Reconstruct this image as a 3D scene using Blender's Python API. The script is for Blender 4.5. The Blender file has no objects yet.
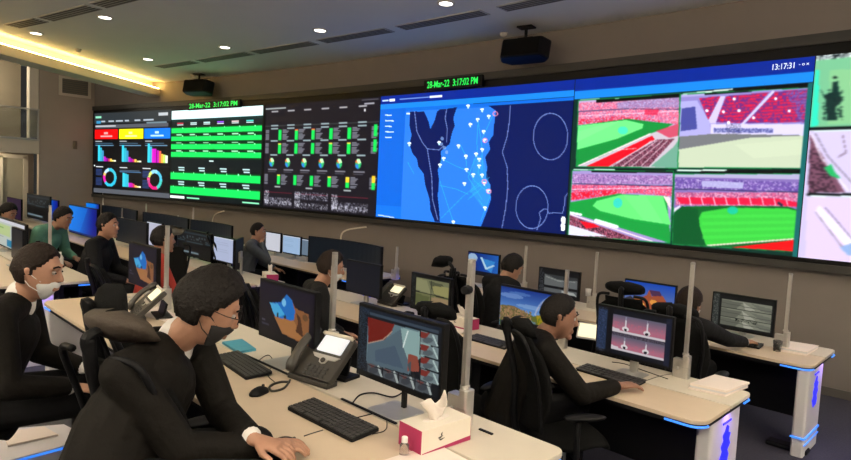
import bpy, bmesh, math, random
import numpy as np
from mathutils import Vector, Matrix, Quaternion, noise as mnoise
random.seed(7); np.random.seed(7)
S = bpy.context.scene
COL = S.collection
PI = math.pi

# ---------------------------------------------------------------- camera, world, exposure
CZ = 1.96
R_ = Vector((0.710, 0.702, 0.049)); U_ = Vector((-0.082, 0.014, 0.997)); F_ = Vector((-0.699, 0.712, -0.068))
def cam_axes():
    f = 600.0; roll = math.atan(.049); d = (230-189.2)*math.cos(roll); p = math.atan(d/f); A = math.radians(44.5)
    r0 = Vector((1,0,0)); up0 = Vector((0, math.sin(p), math.cos(p))); fw = Vector((0, math.cos(p), -math.sin(p)))
    r = r0*math.cos(roll)+up0*math.sin(roll); u = up0*math.cos(roll)-r0*math.sin(roll)
    M = Matrix.Rotation(A, 3, 'Z')
    return M@r, M@u, M@fw
R_, U_, F_ = cam_axes()
cd = bpy.data.cameras.new('camera'); cam = bpy.data.objects.new('camera', cd); COL.objects.link(cam)
m = Matrix((R_, U_, -F_)).transposed().to_4x4(); m.translation = (0,0,CZ); cam.matrix_world = m
cd.sensor_width = 36; cd.lens = 36*600/851; cd.clip_start = .05; cd.clip_end = 100
S.camera = cam
w = bpy.data.worlds.new('world'); S.world = w; w.use_nodes = True
w.node_tree.nodes['Background'].inputs[0].default_value = (.9,.85,.8,1)
w.node_tree.nodes['Background'].inputs[1].default_value = .03
S.view_settings.view_transform = 'Standard'; S.view_settings.look = 'None'
S.view_settings.exposure = 0.06; S.view_settings.gamma = 1.0; S.view_settings.use_curve_mapping = False
DOWNLIGHT_W = 40.0; SCREEN_E = 1.45; COVE_E = 34.0; FILL_W = 1450.0
ZC = 4.28                                                    # ceiling height

def proj(p):
    q = Vector(p)-Vector((0,0,CZ)); k = q.dot(F_); return (425.5+600*q.dot(R_)/k, 230-600*q.dot(U_)/k)
def ray(x, y): return (F_*600 + R_*(x-425.5) + U_*(230-y)).normalized()
def on_z(x, y, z):
    d = ray(x, y); return Vector((0,0,CZ)) + d*((z-CZ)/d.z)
def on_y(x, y, Y):
    d = ray(x, y); return Vector((0,0,CZ)) + d*(Y/d.y)

# ---------------------------------------------------------------- materials
def lin(c):
    return tuple(((v/12.92) if v <= .04045 else ((v+.055)/1.055)**2.4) for v in c)
def rgb(r, g, b): return lin((r/255, g/255, b/255))
MATS = {}
def mat(name, col, rough=.6, metal=0, emit=None, es=0, noise=0, scale=30, bump=0, coat=0, alpha=1, trans=0):
    if name in MATS: return MATS[name]
    M = bpy.data.materials.new(name); M.use_nodes = True; nt = M.node_tree; b = nt.nodes['Principled BSDF']
    b.inputs['Base Color'].default_value = (*col, 1); b.inputs['Roughness'].default_value = rough; b.inputs['Metallic'].default_value = metal
    b.inputs['Coat Weight'].default_value = coat
    if name in ('black_suit','charcoal_suit','chair_mesh_fabric','dark_trousers','black_hair','brown_hair','black_panel','dark_display','black_plastic','video_wall_black'): b.inputs['Specular IOR Level'].default_value = .15
    if trans: b.inputs['Transmission Weight'].default_value = trans
    if alpha < 1: b.inputs['Alpha'].default_value = alpha
    if emit: b.inputs['Emission Color'].default_value = (*emit, 1); b.inputs['Emission Strength'].default_value = es
    if noise or bump:
        tc = nt.nodes.new('ShaderNodeTexCoord'); n = nt.nodes.new('ShaderNodeTexNoise'); n.inputs['Scale'].default_value = scale; n.inputs['Detail'].default_value = 4
        nt.links.new(tc.outputs['Object'], n.inputs['Vector'])
        if noise:
            mx = nt.nodes.new('ShaderNodeMix'); mx.data_type = 'RGBA'
            mx.inputs[6].default_value = (*[c*(1-noise) for c in col], 1); mx.inputs[7].default_value = (*[min(1, c*(1+noise)) for c in col], 1)
            nt.links.new(n.outputs['Fac'], mx.inputs[0]); nt.links.new(mx.outputs[2], b.inputs['Base Color'])
        if bump:
            bp = nt.nodes.new('ShaderNodeBump'); bp.inputs['Strength'].default_value = bump; bp.inputs['Distance'].default_value = .01
            nt.links.new(n.outputs['Fac'], bp.inputs['Height']); nt.links.new(bp.outputs[0], b.inputs['Normal'])
    MATS[name] = M; return M
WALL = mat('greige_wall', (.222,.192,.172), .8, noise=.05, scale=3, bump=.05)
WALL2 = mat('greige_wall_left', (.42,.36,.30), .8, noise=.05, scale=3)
CEIL = mat('ceiling_paint', (.84,.84,.80), .85, noise=.03, scale=2)
CREAM = mat('cream_paint', (.66,.60,.50), .7, noise=.03, scale=4)
FLOOR = mat('carpet', (.035,.034,.055), .95, noise=.45, scale=60, bump=.4)
STEP = mat('platform_carpet', (.06,.06,.068), .95, noise=.4, scale=60, bump=.4)
TOP = mat('desk_laminate', (.62,.50,.37), .42, noise=.05, scale=12)
TOPR = mat('desk_rear_laminate', (.64,.58,.48), .45, noise=.05, scale=12)
WHITE = mat('white_panel', (.70,.68,.70), .45, noise=.03, scale=6)
BLACK = mat('black_panel', (.008,.008,.010), .6, noise=.2, scale=20)
BPL = mat('black_plastic', (.007,.007,.008), .5, noise=.1, scale=40)
GPL = mat('graphite_plastic', (.035,.032,.028), .45, noise=.1, scale=40)
KEY = mat('key_plastic', (.035,.034,.034), .5, noise=.1, scale=60)
MESHF = mat('chair_mesh_fabric', (.005,.005,.005), .9, noise=.4, scale=150, bump=.5)
HRF = mat('headrest_fabric', (.042,.030,.021), .75, noise=.2, scale=90, bump=.3)
ALU = mat('aluminium', (.62,.60,.57), .38, .75, noise=.06, scale=25)
STEEL = mat('steel', (.50,.49,.47), .4, .6, noise=.06, scale=25)
FRAME = mat('video_wall_surround', (.042,.040,.035), .5, noise=.1, scale=6)
FRAMEB = mat('video_wall_black', (.010,.010,.010), .4, noise=.1, scale=6)
SUIT = mat('black_suit', (.0075,.0062,.005), .78, noise=.35, scale=25, bump=.6)
SUIT2 = mat('charcoal_suit', (.010,.010,.011), .8, noise=.3, scale=25, bump=.6)
GREY = mat('grey_shirt', (.065,.075,.085), .8, noise=.2, scale=25, bump=.4)
RED = mat('red_shirt', (.42,.035,.018), .8, noise=.2, scale=25, bump=.4)
GREEN = mat('green_shirt', (.10,.26,.18), .8, noise=.2, scale=25, bump=.4)
PALE = mat('pale_shirt', (.50,.44,.40), .8, noise=.1, scale=25, bump=.4)
SHIRT = mat('white_shirt', (.78,.76,.74), .7, noise=.04, scale=25)
TROU = mat('dark_trousers', (.007,.007,.008), .85, noise=.3, scale=25)
SHOE = mat('black_leather', (.01,.01,.01), .35, noise=.1, scale=20)
SKIN = mat('skin', (.38,.20,.13), .55, noise=.12, scale=30, bump=.1)
SKIN2 = mat('skin_dark', (.26,.13,.085), .55, noise=.12, scale=30, bump=.1)
HAIR = mat('black_hair', (.010,.008,.007), .55, noise=.5, scale=80, bump=.8)
HAIRB = mat('brown_hair', (.018,.011,.008), .6, noise=.5, scale=80, bump=.8)
MASKW = mat('white_mask', (.70,.72,.72), .8, noise=.04, scale=40)
MASKB = mat('black_mask', (.012,.012,.013), .8, noise=.1, scale=40)
PAPER = mat('paper', (.86,.76,.70), .7, noise=.03, scale=10)
CARD = mat('tissue_box_card', (.80,.74,.64), .6, noise=.02, scale=10)
MAG = mat('magenta_print', (.38,.02,.10), .55, noise=.05, scale=10)
TISSUE = mat('tissue_paper', (.85,.78,.72), .9, noise=.03, scale=30)
CYANB = mat('teal_cover', (.06,.30,.42), .5, noise=.05, scale=20)
EYEW = mat('eye_white', (.36,.33,.31), .4, noise=.01); EYED = mat('eye_dark', (.01,.008,.006), .2, noise=.01)
LED = mat('blue_led', (.05,.2,.6), .4, emit=(.03,.22,1.0), es=1.1, noise=.01)
EMB = mat('lit_blue_emblem', (.02,.02,.5), .4, emit=(.015,.02,1.0), es=1.0, noise=.01)
GREENLED = mat('green_led_digits', (.0,.3,.05), .4, emit=(.02,.85,.10), es=1.1, noise=.01)
WTXT = mat('screen_text', (.3,.3,.3), .5, emit=(.8,.88,1.0), es=1.0, noise=.01)
LAMP = mat('downlight_lens', (.9,.9,.9), .5, emit=(1.0,.93,.82), es=6.0, noise=.01)
COVE = mat('cove_led_strip', (.9,.8,.5), .5, emit=(1.0,.66,.20), es=COVE_E, noise=.01)
VDARK = mat('vent_dark', (.13,.125,.11), .8, noise=.1)
VGREY = mat('vent_frame', (.46,.45,.42), .6, noise=.03)
GLASS = mat('clear_glass', (.80,.86,.84), .05, trans=1.0, noise=.01)
PLEXI = mat('clear_plastic', (.9,.92,.92), .08, trans=.95, noise=.01)
BROWN = mat('brown_opening', (.20,.17,.12), .8, noise=.1, scale=4)
DOORW = mat('lit_door', (.42,.39,.30), .6, noise=.05, scale=4)
PHLCD = mat('phone_display', (.5,.5,.5), .3, emit=(.80,.84,.90), es=.6, noise=.01)
PHLCDW = mat('phone_display_warm', (.5,.5,.4), .3, emit=(.95,.88,.60), es=.85, noise=.01)
GLOW = mat('bright_light', (.9,.9,.8), .4, emit=(1.0,.95,.8), es=3, noise=.01)

def screen_mat(name='screen_picture', es=SCREEN_E):
    if name in MATS: return MATS[name]
    M = bpy.data.materials.new(name); M.use_nodes = True; nt = M.node_tree; b = nt.nodes['Principled BSDF']
    a = nt.nodes.new('ShaderNodeAttribute'); a.attribute_name = 'picture'
    b.inputs['Base Color'].default_value = (.006,.006,.007,1); b.inputs['Roughness'].default_value = .5; b.inputs['Specular IOR Level'].default_value = .12
    nt.links.new(a.outputs['Color'], b.inputs['Emission Color']); b.inputs['Emission Strength'].default_value = es
    MATS[name] = M; return M
SCR = screen_mat()
SCRM = screen_mat('monitor_picture', .75)

# ---------------------------------------------------------------- building helpers
def tag(o, label, cat, group=None, kind=None):
    if label: o['label'] = label
    if cat: o['category'] = cat
    if group: o['group'] = group
    if kind: o['kind'] = kind
    return o
def thing(name, label, cat, loc=(0,0,0), rz=0, group=None):
    o = bpy.data.objects.new(name, None); COL.objects.link(o); o.empty_display_size = .1
    o.location = loc; o.rotation_euler = (0,0,rz)
    return tag(o, label, cat, group)
def obj(name, bm, ms, parent=None, smooth=False, bevel=0, seg=2):
    me = bpy.data.meshes.new(name); bmesh.ops.recalc_face_normals(bm, faces=bm.faces[:]); bm.to_mesh(me); bm.free()
    for x in (ms if isinstance(ms, (list, tuple)) else [ms]): me.materials.append(x)
    if smooth:
        for p in me.polygons: p.use_smooth = True
    o = bpy.data.objects.new(name, me); COL.objects.link(o)
    if parent: o.parent = parent
    if bevel:
        bv = o.modifiers.new('bevel', 'BEVEL'); bv.width = bevel; bv.segments = seg; bv.limit_method = 'ANGLE'; bv.angle_limit = .6
    return o
def struct(name, bm, ms, **k):
    o = obj(name, bm, ms, **k); o['kind'] = 'structure'; return o
def BM(): return bmesh.new()
def box(bm, c, s, rz=0, M=None, mi=0):
    T = Matrix.Translation(c) @ Matrix.Rotation(rz, 4, 'Z')
    if M is not None: T = M @ T
    T = T @ Matrix.Diagonal((s[0], s[1], s[2], 1))
    r = bmesh.ops.create_cube(bm, size=1, matrix=T)
    if mi:
        for v in r['verts']:
            for f in v.link_faces: f.material_index = mi
    return r['verts']
def ball(bm, c, r, M=None, seg=16):
    if not isinstance(r, (tuple, list)): r = (r,r,r)
    T = Matrix.Translation(c) @ Matrix.Diagonal((*r, 1))
    if M is not None: T = M @ T
    bmesh.ops.create_uvsphere(bm, u_segments=seg, v_segments=max(6, seg//2), radius=1, matrix=T)
def frame_of(d):
    d = Vector(d).normalized(); a = Vector((0,0,1)) if abs(d.z) < .9 else Vector((1,0,0))
    s = d.cross(a).normalized(); return s, d.cross(s).normalized()
def loft(bm, rings, closed=False, caps=True, mi=0):
    vs = [[bm.verts.new(p) for p in r] for r in rings]; n = len(rings[0]); k = len(rings)
    for i in range(k if closed else k-1):
        a, b = vs[i], vs[(i+1) % k]
        for j in range(n):
            f = bm.faces.new((a[j], a[(j+1)%n], b[(j+1)%n], b[j])); f.material_index = mi
    if caps and not closed:
        bm.faces.new(vs[0][::-1]).material_index = mi; bm.faces.new(vs[-1]).material_index = mi
def tube(bm, pts, r, seg=8):
    pts = [Vector(p) for p in pts]; rings = []
    s = None
    for i, p in enumerate(pts):
        d = (pts[min(i+1, len(pts)-1)]-pts[max(i-1, 0)]).normalized()
        if s is None: s, t = frame_of(d)
        else:
            s = (s - d*s.dot(d)); s = s.normalized() if s.length > 1e-6 else frame_of(d)[0]; t = d.cross(s)
        rr = r[i] if isinstance(r, (list, tuple)) else r
        rings.append([p + (s*math.cos(a)+t*math.sin(a))*rr for a in [2*PI*k/seg for k in range(seg)]])
    loft(bm, rings)
def cyl(bm, p0, p1, r0, r1=None, seg=16): tube(bm, [p0, p1], [r0, r0 if r1 is None else r1], seg)
def spline(pts, n=6):
    pts = [Vector(p) for p in pts]; out = []
    P = [pts[0]] + pts + [pts[-1]]
    for i in range(1, len(P)-2):
        for k in range(n):
            t = k/n; a, b, c, d = P[i-1], P[i], P[i+1], P[i+2]
            out.append(.5*((2*b)+(c-a)*t+(2*a-5*b+4*c-d)*t*t+(3*b-a-3*c+d)*t**3))
    out.append(pts[-1]); return out
def prism(bm, poly, z0, z1, M=None, mi=0):
    a = [Vector((x, y, z0)) for x, y in poly]; b = [Vector((x, y, z1)) for x, y in poly]
    if M is not None: a = [M@p for p in a]; b = [M@p for p in b]
    loft(bm, [a, b], mi=mi)
def rrect(x0, y0, x1, y1, r, n=4):
    out = []
    for cx, cy, a0 in ((x1-r, y1-r, 0), (x0+r, y1-r, 90), (x0+r, y0+r, 180), (x1-r, y0+r, 270)):
        for k in range(n+1):
            a = math.radians(a0+90*k/n); out.append((cx+r*math.cos(a), cy+r*math.sin(a)))
    return out
def lathe(bm, prof, c=(0,0,0), seg=20):
    c = Vector(c); loft(bm, [[c+Vector((r*math.cos(2*PI*k/seg), r*math.sin(2*PI*k/seg), z)) for k in range(seg)] for r, z in prof])
def copy_tree(root, parent=None):
    c = root.copy(); COL.objects.link(c)
    if parent: c.parent = parent
    for ch in list(root.children): copy_tree(ch, c)
    return c

# ---------------------------------------------------------------- pictures shown on screens
def homog(src, dst):
    A = []
    for (x, y), (u, v) in zip(src, dst):
        A += [[x,y,1,0,0,0,-u*x,-u*y,-u], [0,0,0,x,y,1,-v*x,-v*y,-v]]
    return np.linalg.svd(np.array(A, float))[2][-1].reshape(3, 3)
class Pic:
    """a picture on a screen: colours on a grid, drawn in coordinates of the quad q (TL,TR,BR,BL)"""
    def __init__(s, w, h, q=((0,0),(1,0),(1,1),(0,1)), bg=(0,0,0)):
        s.w, s.h = w, h
        u, v = np.meshgrid(np.linspace(0,1,w), np.linspace(0,1,h)); s.U, s.V = u, v
        H = homog(((0,0),(1,0),(1,1),(0,1)), q)
        d = H[2,0]*u+H[2,1]*v+H[2,2]; s.X = (H[0,0]*u+H[0,1]*v+H[0,2])/d; s.Y = (H[1,0]*u+H[1,1]*v+H[1,2])/d
        s.a = np.zeros((h, w, 3)); s.a[:] = np.array(bg)/255; s.clip = np.ones((h, w), bool)
    def put(s, m, c, al=1.0):
        m = m & s.clip; s.a[m] = s.a[m]*(1-al) + np.array(c)/255*al
    def uv(s, u0, v0, u1, v1, c, al=1): s.put((s.U>=u0)&(s.U<=u1)&(s.V>=v0)&(s.V<=v1), c, al)
    def inside(s, pts):
        m = np.zeros(s.X.shape, bool); n = len(pts)
        for i in range(n):
            x0, y0 = pts[i]; x1, y1 = pts[(i+1)%n]
            if y0 == y1: continue
            c = ((y0 > s.Y) != (y1 > s.Y)) & (s.X < (x1-x0)*(s.Y-y0)/(y1-y0)+x0); m ^= c
        return m
    def poly(s, pts, c, al=1): s.put(s.inside(pts), c, al)
    def dist(s, pts):
        d = np.full(s.X.shape, 1e9)
        for (x0, y0), (x1, y1) in zip(pts[:-1], pts[1:]):
            L = (x1-x0)**2+(y1-y0)**2+1e-12; t = np.clip(((s.X-x0)*(x1-x0)+(s.Y-y0)*(y1-y0))/L, 0, 1)
            d = np.minimum(d, np.hypot(s.X-x0-t*(x1-x0), s.Y-y0-t*(y1-y0)))
        return d
    def line(s, pts, wd, c, al=1): s.put(s.dist(pts) < wd/2, c, al)
    def ell(s, cx, cy, rx, ry, c, al=1, ring=0):
        d = np.hypot((s.X-cx)/rx, (s.Y-cy)/ry); s.put((d < 1) & (d > 1-ring/min(rx, ry) if ring else True), c, al)
    def speck(s, m, c, p, al=1, cell=1):
        h, w_ = -(-s.h//cell), -(-s.w//cell)
        n = np.kron(np.random.rand(h, w_) < p, np.ones((cell, cell), bool))[:s.h, :s.w]; s.put(m & n, c, al)
    def grad(s, m, c0, c1, t):
        m = m & s.clip; t = np.clip(t, 0, 1)[m][:, None]; s.a[m] = (np.array(c0)*(1-t)+np.array(c1)*t)/255
def soften(a, n=1):
    for _ in range(n):
        p = np.pad(a, ((1,1),(1,1),(0,0)), 'edge'); a = (p[:-2,1:-1]+p[2:,1:-1]+p[1:-1,:-2]+p[1:-1,2:]+2*p[1:-1,1:-1])/6
    return a
def picture_mesh(name, pic, fn, mtl, parent):
    """fn(u,v)->Vector; v=0 is the top"""
    me = bpy.data.meshes.new(name); w_, h = pic.w, pic.h
    vs = [fn(i/(w_-1), j/(h-1)) for j in range(h) for i in range(w_)]
    fs = [(j*w_+i, (j+1)*w_+i, (j+1)*w_+i+1, j*w_+i+1) for j in range(h-1) for i in range(w_-1)]
    me.from_pydata([tuple(v) for v in vs], [], fs)
    a = me.attributes.new('picture', 'FLOAT_COLOR', 'POINT')
    if name in ('stadium_camera_display','table_display','side_camera_display'): pic.a = soften(pic.a, 2 if name[0] == 's' else 1)
    c = np.clip(pic.a.reshape(-1, 3), 0, 1); c = np.where(c <= .04045, c/12.92, ((c+.055)/1.055)**2.4)**(1.2 if mtl is SCR else 1.08)
    a.data.foreach_set('color', np.c_[c, np.ones(len(c))].astype(np.float32).ravel())
    me.materials.append(mtl); o = bpy.data.objects.new(name, me); COL.objects.link(o); o.parent = parent
    return o
def text_obj(name, s, size, mtl, parent, loc, M3, extr=.002, sx=1):
    cu = bpy.data.curves.new(name, 'FONT'); cu.body = s; cu.size = size; cu.extrude = extr; cu.align_x = 'CENTER'; cu.align_y = 'CENTER'; cu.offset = size*.012
    t = bpy.data.objects.new(name, cu); COL.objects.link(t)
    bpy.context.view_layer.update()
    me = bpy.data.meshes.new_from_object(t.evaluated_get(bpy.context.evaluated_depsgraph_get()))
    bpy.data.objects.remove(t); o = bpy.data.objects.new(name, me); COL.objects.link(o); me.materials.clear(); me.materials.append(mtl)
    o.parent = parent; o.matrix_local = Matrix.Translation(loc) @ M3.to_4x4() @ Matrix.Diagonal((sx,1,1,1)); return o

# ================================================================= SETTING
def wy(x):
    if x > -1: x = -1
    return -2.8318521e-05*x**3 - .00711256*x*x - .011578982*x + 7.457514
def wall_hit(px, py):
    d = ray(px, py); lo, hi = 1.0, 40.0
    f = lambda t: d.y*t - wy(max(-19.5, d.x*t))
    for _ in range(60):
        mid = (lo+hi)/2
        if f(mid) < 0: lo = mid
        else: hi = mid
    return Vector((d.x*lo, d.y*lo, CZ+d.z*lo))
XL = wall_hit(94, 150).x                                    # left corner of the front wall
def wall_strip(bm, x0, x1, z0, z1, off0, off1, n, mi=0):
    """a band following the curved front wall, between two offsets into the room"""
    rings = []
    for i in range(n+1):
        x = x0+(x1-x0)*i/n; e = .05; s = (wy(x+e)-wy(x-e))/(2*e); nv = Vector((s, -1, 0)).normalized(); p = Vector((x, wy(x), 0))
        a, b = p+nv*off0, p+nv*off1
        rings.append([Vector((a.x,a.y,z0)), Vector((b.x,b.y,z0)), Vector((b.x,b.y,z1)), Vector((a.x,a.y,z1))])
    loft(bm, rings, mi=mi)
XR = 3.2; YB = -4.0; XW = -18.6
b = BM(); box(b, ((XR+XW)/2-1, 1.5, -.1), (XR-XW+6, 14, .2)); struct('floor', b, FLOOR)
b = BM(); box(b, ((XR+XW)/2, (YB+2.2)/2, .11), (XR-XW-.2, 2.2-YB-.1, .22)); struct('floor_platform', b, STEP, bevel=.01)
b = BM(); wall_strip(b, XL-.2, XR+.1, 0, 5.2, 0, -.25, 60)
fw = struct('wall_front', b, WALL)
b = BM(); wall_strip(b, XL, XR, 0, .09, .012, -.01, 60); struct('baseboard_front', b, mat('skirting', (.10,.09,.08), .6, noise=.05))
b = BM(); box(b, (XR+.1, 1.7, 2.2), (.2, 12, 4.6)); struct('wall_right', b, WALL)
b = BM(); box(b, ((XR+XW)/2-1, YB-.1, 2.5), (XR-XW+6, .2, 5.4)); struct('wall_back', b, WALL)
# ceiling: flat up to the cove line
c0, c1 = on_z(0, 32, ZC), on_z(168, 83.5, ZC); cdv = (c1-c0).normalized(); n_ = Vector((-cdv.y, cdv.x, 0))   # n_ points to the left of the line
if n_.x > 0: n_ = -n_
pA = c0 - cdv*8.5; pB = c1 + cdv*.05
b = BM()
poly = [(pA.x, pA.y), (XR+.2, YB-.2), (XR+.2, 8), (pB.x+.9, 8), (pB.x, pB.y+.8), (pB.x, pB.y)]
prism(b, poly, ZC, ZC+.12); struct('ceiling', b, CEIL)
# cove: recess roof above and behind the lip, the lip itself and its end block
b = BM()
q = [pA, pB, pB+n_*.55, pA+n_*.55]; prism(b, [(p.x, p.y) for p in q], ZC+.04, ZC+.12); struct('ceiling_cove', b, CREAM)
b = BM(); q = [pA+n_*.16, pB+n_*.16, pB+n_*.62, pA+n_*.62]; prism(b, [(p.x, p.y) for p in q], ZC-.33, ZC-.155)
q = [pA+n_*.5, pB+n_*.5, pB+n_*.62, pA+n_*.62]; prism(b, [(p.x, p.y) for p in q], ZC-.155, ZC+.9)
q = [pB+n_*-.02, pB+cdv*.45+n_*-.02, pB+cdv*.45+n_*.62, pB+n_*.62]; prism(b, [(p.x, p.y) for p in q], ZC-.30, ZC+.1)
struct('trim_2', b, CREAM)
b = BM(); q = [pA+n_*.20, pB+n_*.20, pB+n_*.26, pA+n_*.26]; prism(b, [(p.x, p.y) for p in q], ZC-.155, ZC-.13)
o = obj('cove_light_strip', b, COVE); tag(o, 'warm yellow light strip glowing behind the ceiling cove lip', 'light strip')
# upper ceiling beyond the cove, left wall with the gallery and the doorway below it
b = BM(); box(b, (XW+.5, 1.5, 5.25), (9, 14, .1)); struct('ceiling_gallery', b, CEIL)
GY = on_y(1,1,1) and None
def on_x(x, y, X):
    d = ray(x, y); return Vector((0,0,CZ)) + d*(X/d.x)
lw = XL
g_top = on_x(39, 140, lw).z; g_bot = on_x(39, 154, lw).z; gy = on_x(39, 140, lw).y
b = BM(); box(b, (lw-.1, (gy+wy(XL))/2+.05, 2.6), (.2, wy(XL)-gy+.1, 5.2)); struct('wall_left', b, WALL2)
b = BM(); box(b, (lw-.1, (YB+gy)/2, (g_top+g_bot)/2), (.25, gy-YB, g_top-g_bot)); struct('trim_3', b, CREAM)
b = BM(); box(b, (lw-1.1, (YB+gy)/2, g_bot+.06), (2.0, gy-YB, .1)); struct('floor_gallery', b, CREAM)
b = BM(); box(b, (lw-2.1, (YB+gy)/2, 4.0), (.15, gy-YB, 2.9)); struct('wall_gallery', b, BROWN)
jy = on_x(31, 100, lw).y
b = BM(); box(b, (lw-.16, (jy+gy)/2-.02, (g_top+5.2)/2-.2), (.3, gy-jy+.02, 5.2-g_top-.5)); box(b, (lw-.16, (YB+gy)/2, 5.03), (.3, gy-YB, .5))
struct('trim_4', b, CREAM)
b = BM(); box(b, (lw-.6, (YB+gy)/2, g_bot/2), (.15, gy-YB, g_bot)); struct('wall_alcove', b, WALL2)
d0 = on_x(7, 180, lw).y; d1 = on_x(27, 180, lw).y; dz = on_x(17, 158, lw).z
b = BM(); box(b, (lw-.5, (d0+d1)/2, dz/2), (.08, d1-d0, dz)); struct('door_1', b, DOORW)
b = BM(); box(b, (lw-.47, d0-.06, dz/2), (.12, .1, dz+.1)); box(b, (lw-.47, d1+.06, dz/2), (.12, .1, dz+.1)); box(b, (lw-.47, (d0+d1)/2, dz+.05), (.12, d1-d0+.2, .1))
struct('trim_5', b, CREAM)
t = thing('glass_balustrade', 'glass balustrade with thin dark handrail along the upper gallery', 'railing', (lw+.03, gy, g_top))
b = BM(); box(b, (0, (YB-gy)/2, .38), (.02, gy-YB-.1, .74)); obj('glass_panel', b, GLASS, t)
b = BM(); box(b, (0, (YB-gy)/2, .78), (.05, gy-YB, .04)); box(b, (0, -.03, .39), (.04, .04, .78)); obj('handrail', b, STEEL, t)
b = BM(); box(b, (0, (YB-gy)/2, .0), (.06, gy-YB, .05)); obj('base_rail', b, STEEL, t)
v0 = on_x(66, 80, lw); v1 = on_x(84, 80, lw)
t = thing('wall_vent', 'square air grille high on the left wall beneath the cove', 'vent', (lw+.01, (v0.y+v1.y)/2, v0.z-.16))
b = BM(); box(b, (0,0,0), (.03, .78, .52)); obj('frame', b, CREAM, t, bevel=.005)
b = BM(); box(b, (.012,0,0), (.03, .62, .38)); obj('grille', b, VDARK, t)
b = BM()
for k in range(7): box(b, (.03, 0, -.16+.053*k), (.01, .6, .018))
obj('slat', b, BROWN, t)
p = on_x(75, 145, lw+.02)
b = BM(); box(b, (p.x, p.y, p.z), (.04, .10, .22)); box(b, (p.x+.02, p.y, p.z+.02), (.03, .05, .08))
tag(obj('wall_switch', b, BROWN, bevel=.01), 'small dark control switch on the bare left wall', 'switch')
b = BM(); box(b, (lw-1.1, gy-1.5, 4.75), (.5, 1.2, .03)); o = obj('gallery_fill_lamp', b, LAMP); tag(o, 'added unseen lamp inside the upper gallery, brightening it', 'ceiling light')
for zz_, e_ in ((4.5, 60), (g_bot-.25, 30)):  # added fill lights, brightening the gallery and the doorway below
    L = bpy.data.lights.new('gallery_fill', 'POINT'); L.energy = e_; L.color = (1,.85,.62); L.shadow_soft_size = .2; lo = bpy.data.objects.new('gallery_fill', L); COL.objects.link(lo); lo.location = (lw-.30 if e_ == 30 else lw-1.1, gy-1.2, zz_); lo.parent = o if e_ == 60 else None
p = on_z(12.7, 59.7, 4.85)
# ceiling slots
def slot(x0, y0, x1, y1, label, grp):
    a, c = Vector((x0,y0,ZC)), Vector((x1,y1,ZC)); L = (c-a).length; rz = math.atan2(y1-y0, x1-x0)
    t = thing('ceiling_vent', label, 'vent', (a+c)/2, rz, grp)
    b = BM(); box(b, (0,0,-.004), (L, .24, .010)); obj('frame', b, VGREY, t)
    b = BM()
    for k in range(4): box(b, (0, -.084+.056*k, -.0105), (L-.06, .028, .006))
    obj('slot', b, VDARK, t)
sl = [(-11.89,2.27,-10.98,2.47,'left end slot of the ceiling diffuser row nearer the viewer'), (-10.85,2.50,-9.43,2.76,'longest slot diffuser in the near ceiling row, top left'), (-9.3,2.78,-8.2,2.97,'slot diffuser cut by the top edge, near ceiling row'),
 (-13.27,5.16,-11.95,5.35,'slot diffuser above the left hanging speaker'), (-11.8,5.38,-10.2,5.58,'second slot diffuser along the screen side of the ceiling'), (-10.05,5.60,-8.48,5.79,'third slot diffuser along the screen side of the ceiling'),
 (-8.29,5.81,-6.81,5.97,'middle slot diffuser in the row along the video wall'), (-6.6,5.99,-5.1,6.09,'slot diffuser just left of the right hanging speaker'), (-4.85,6.11,-3.4,6.16,'rightmost slot diffuser over the right speaker')]
for s_ in sl: slot(*s_[:4], s_[4], 'ceiling slot diffusers')

# ---------------------------------------------------------------- downlights
def downlight(x, y, label, grp='recessed downlights', z=ZC, power=DOWNLIGHT_W, r=.085):
    t = thing('downlight', label, 'ceiling light', (x, y, z), 0, grp)
    b = BM(); lathe(b, [(r+.03,0), (r+.03,-.008), (r,-.012), (r,0)]); obj('trim_ring', b, CREAM, t, smooth=False)
    b = BM(); lathe(b, [(0.001,-.004), (r*.98,-.004), (r*.98,-.010), (.001,-.014)]); obj('lens', b, LAMP, t)
    L = bpy.data.lights.new('downlight_beam', 'SPOT'); L.energy = power; L.spot_size = math.radians(112); L.spot_blend = .7; L.color = (1,.81,.61); L.shadow_soft_size = .12
    lo = bpy.data.objects.new('beam', L); COL.objects.link(lo); lo.parent = t; lo.location = (0,0,-.05)
for (px_, py_), lb in {(105,17): 'bright round downlight in the near ceiling arc, top left', (36,33): 'round downlight beside the cove glow at far left', (320,30): 'round downlight above the third dashboard, left of the right one',
        (446,3): 'round downlight at the top edge of the ceiling centre', (225,47): 'round downlight right above the left hanging speaker', (148,59): 'small far downlight beside the end of the cove'}.items():
    p = on_z(px_, py_, ZC); downlight(p.x, p.y, lb)
for x, y in [(-2.8,5.3),(-2.6,3.5),(0,3.5),(-7.0,1.2),(-4.6,1.3),(-1.2,1.4),(-4.9,3.2),(-9.3,.9),(-5.8,-1.2),(-2.8,-1.2),(.2,-1.5),(-12,.2)]:
    q = Vector((x,y,ZC-CZ)); k = q.dot(F_); px_ = 425.5+600*q.dot(R_)/k if k > .1 else -99; py_ = 230-600*q.dot(U_)/k if k > .1 else -99
    if -20 < px_ < 870 and -12 < py_ < 470: continue
    downlight(x, y, 'recessed round downlight in the ceiling above the desks, outside the photo', 'unseen recessed downlights')
p = on_x(12.7, 59.7, lw+.5)
t = thing('downlight', 'small round downlight over the gallery, left edge of the photo', 'ceiling light', (p.x, p.y, p.z))
b = BM(); lathe(b, [(.09,0), (.09,-.02), (.02,-.03)]); obj('lens', b, LAMP, t)
b = BM(); lathe(b, [(.13,5.21-p.z), (.13,.0), (.10,-.01), (.09,.0)]); obj('trim_ring', b, CREAM, t)

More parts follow.
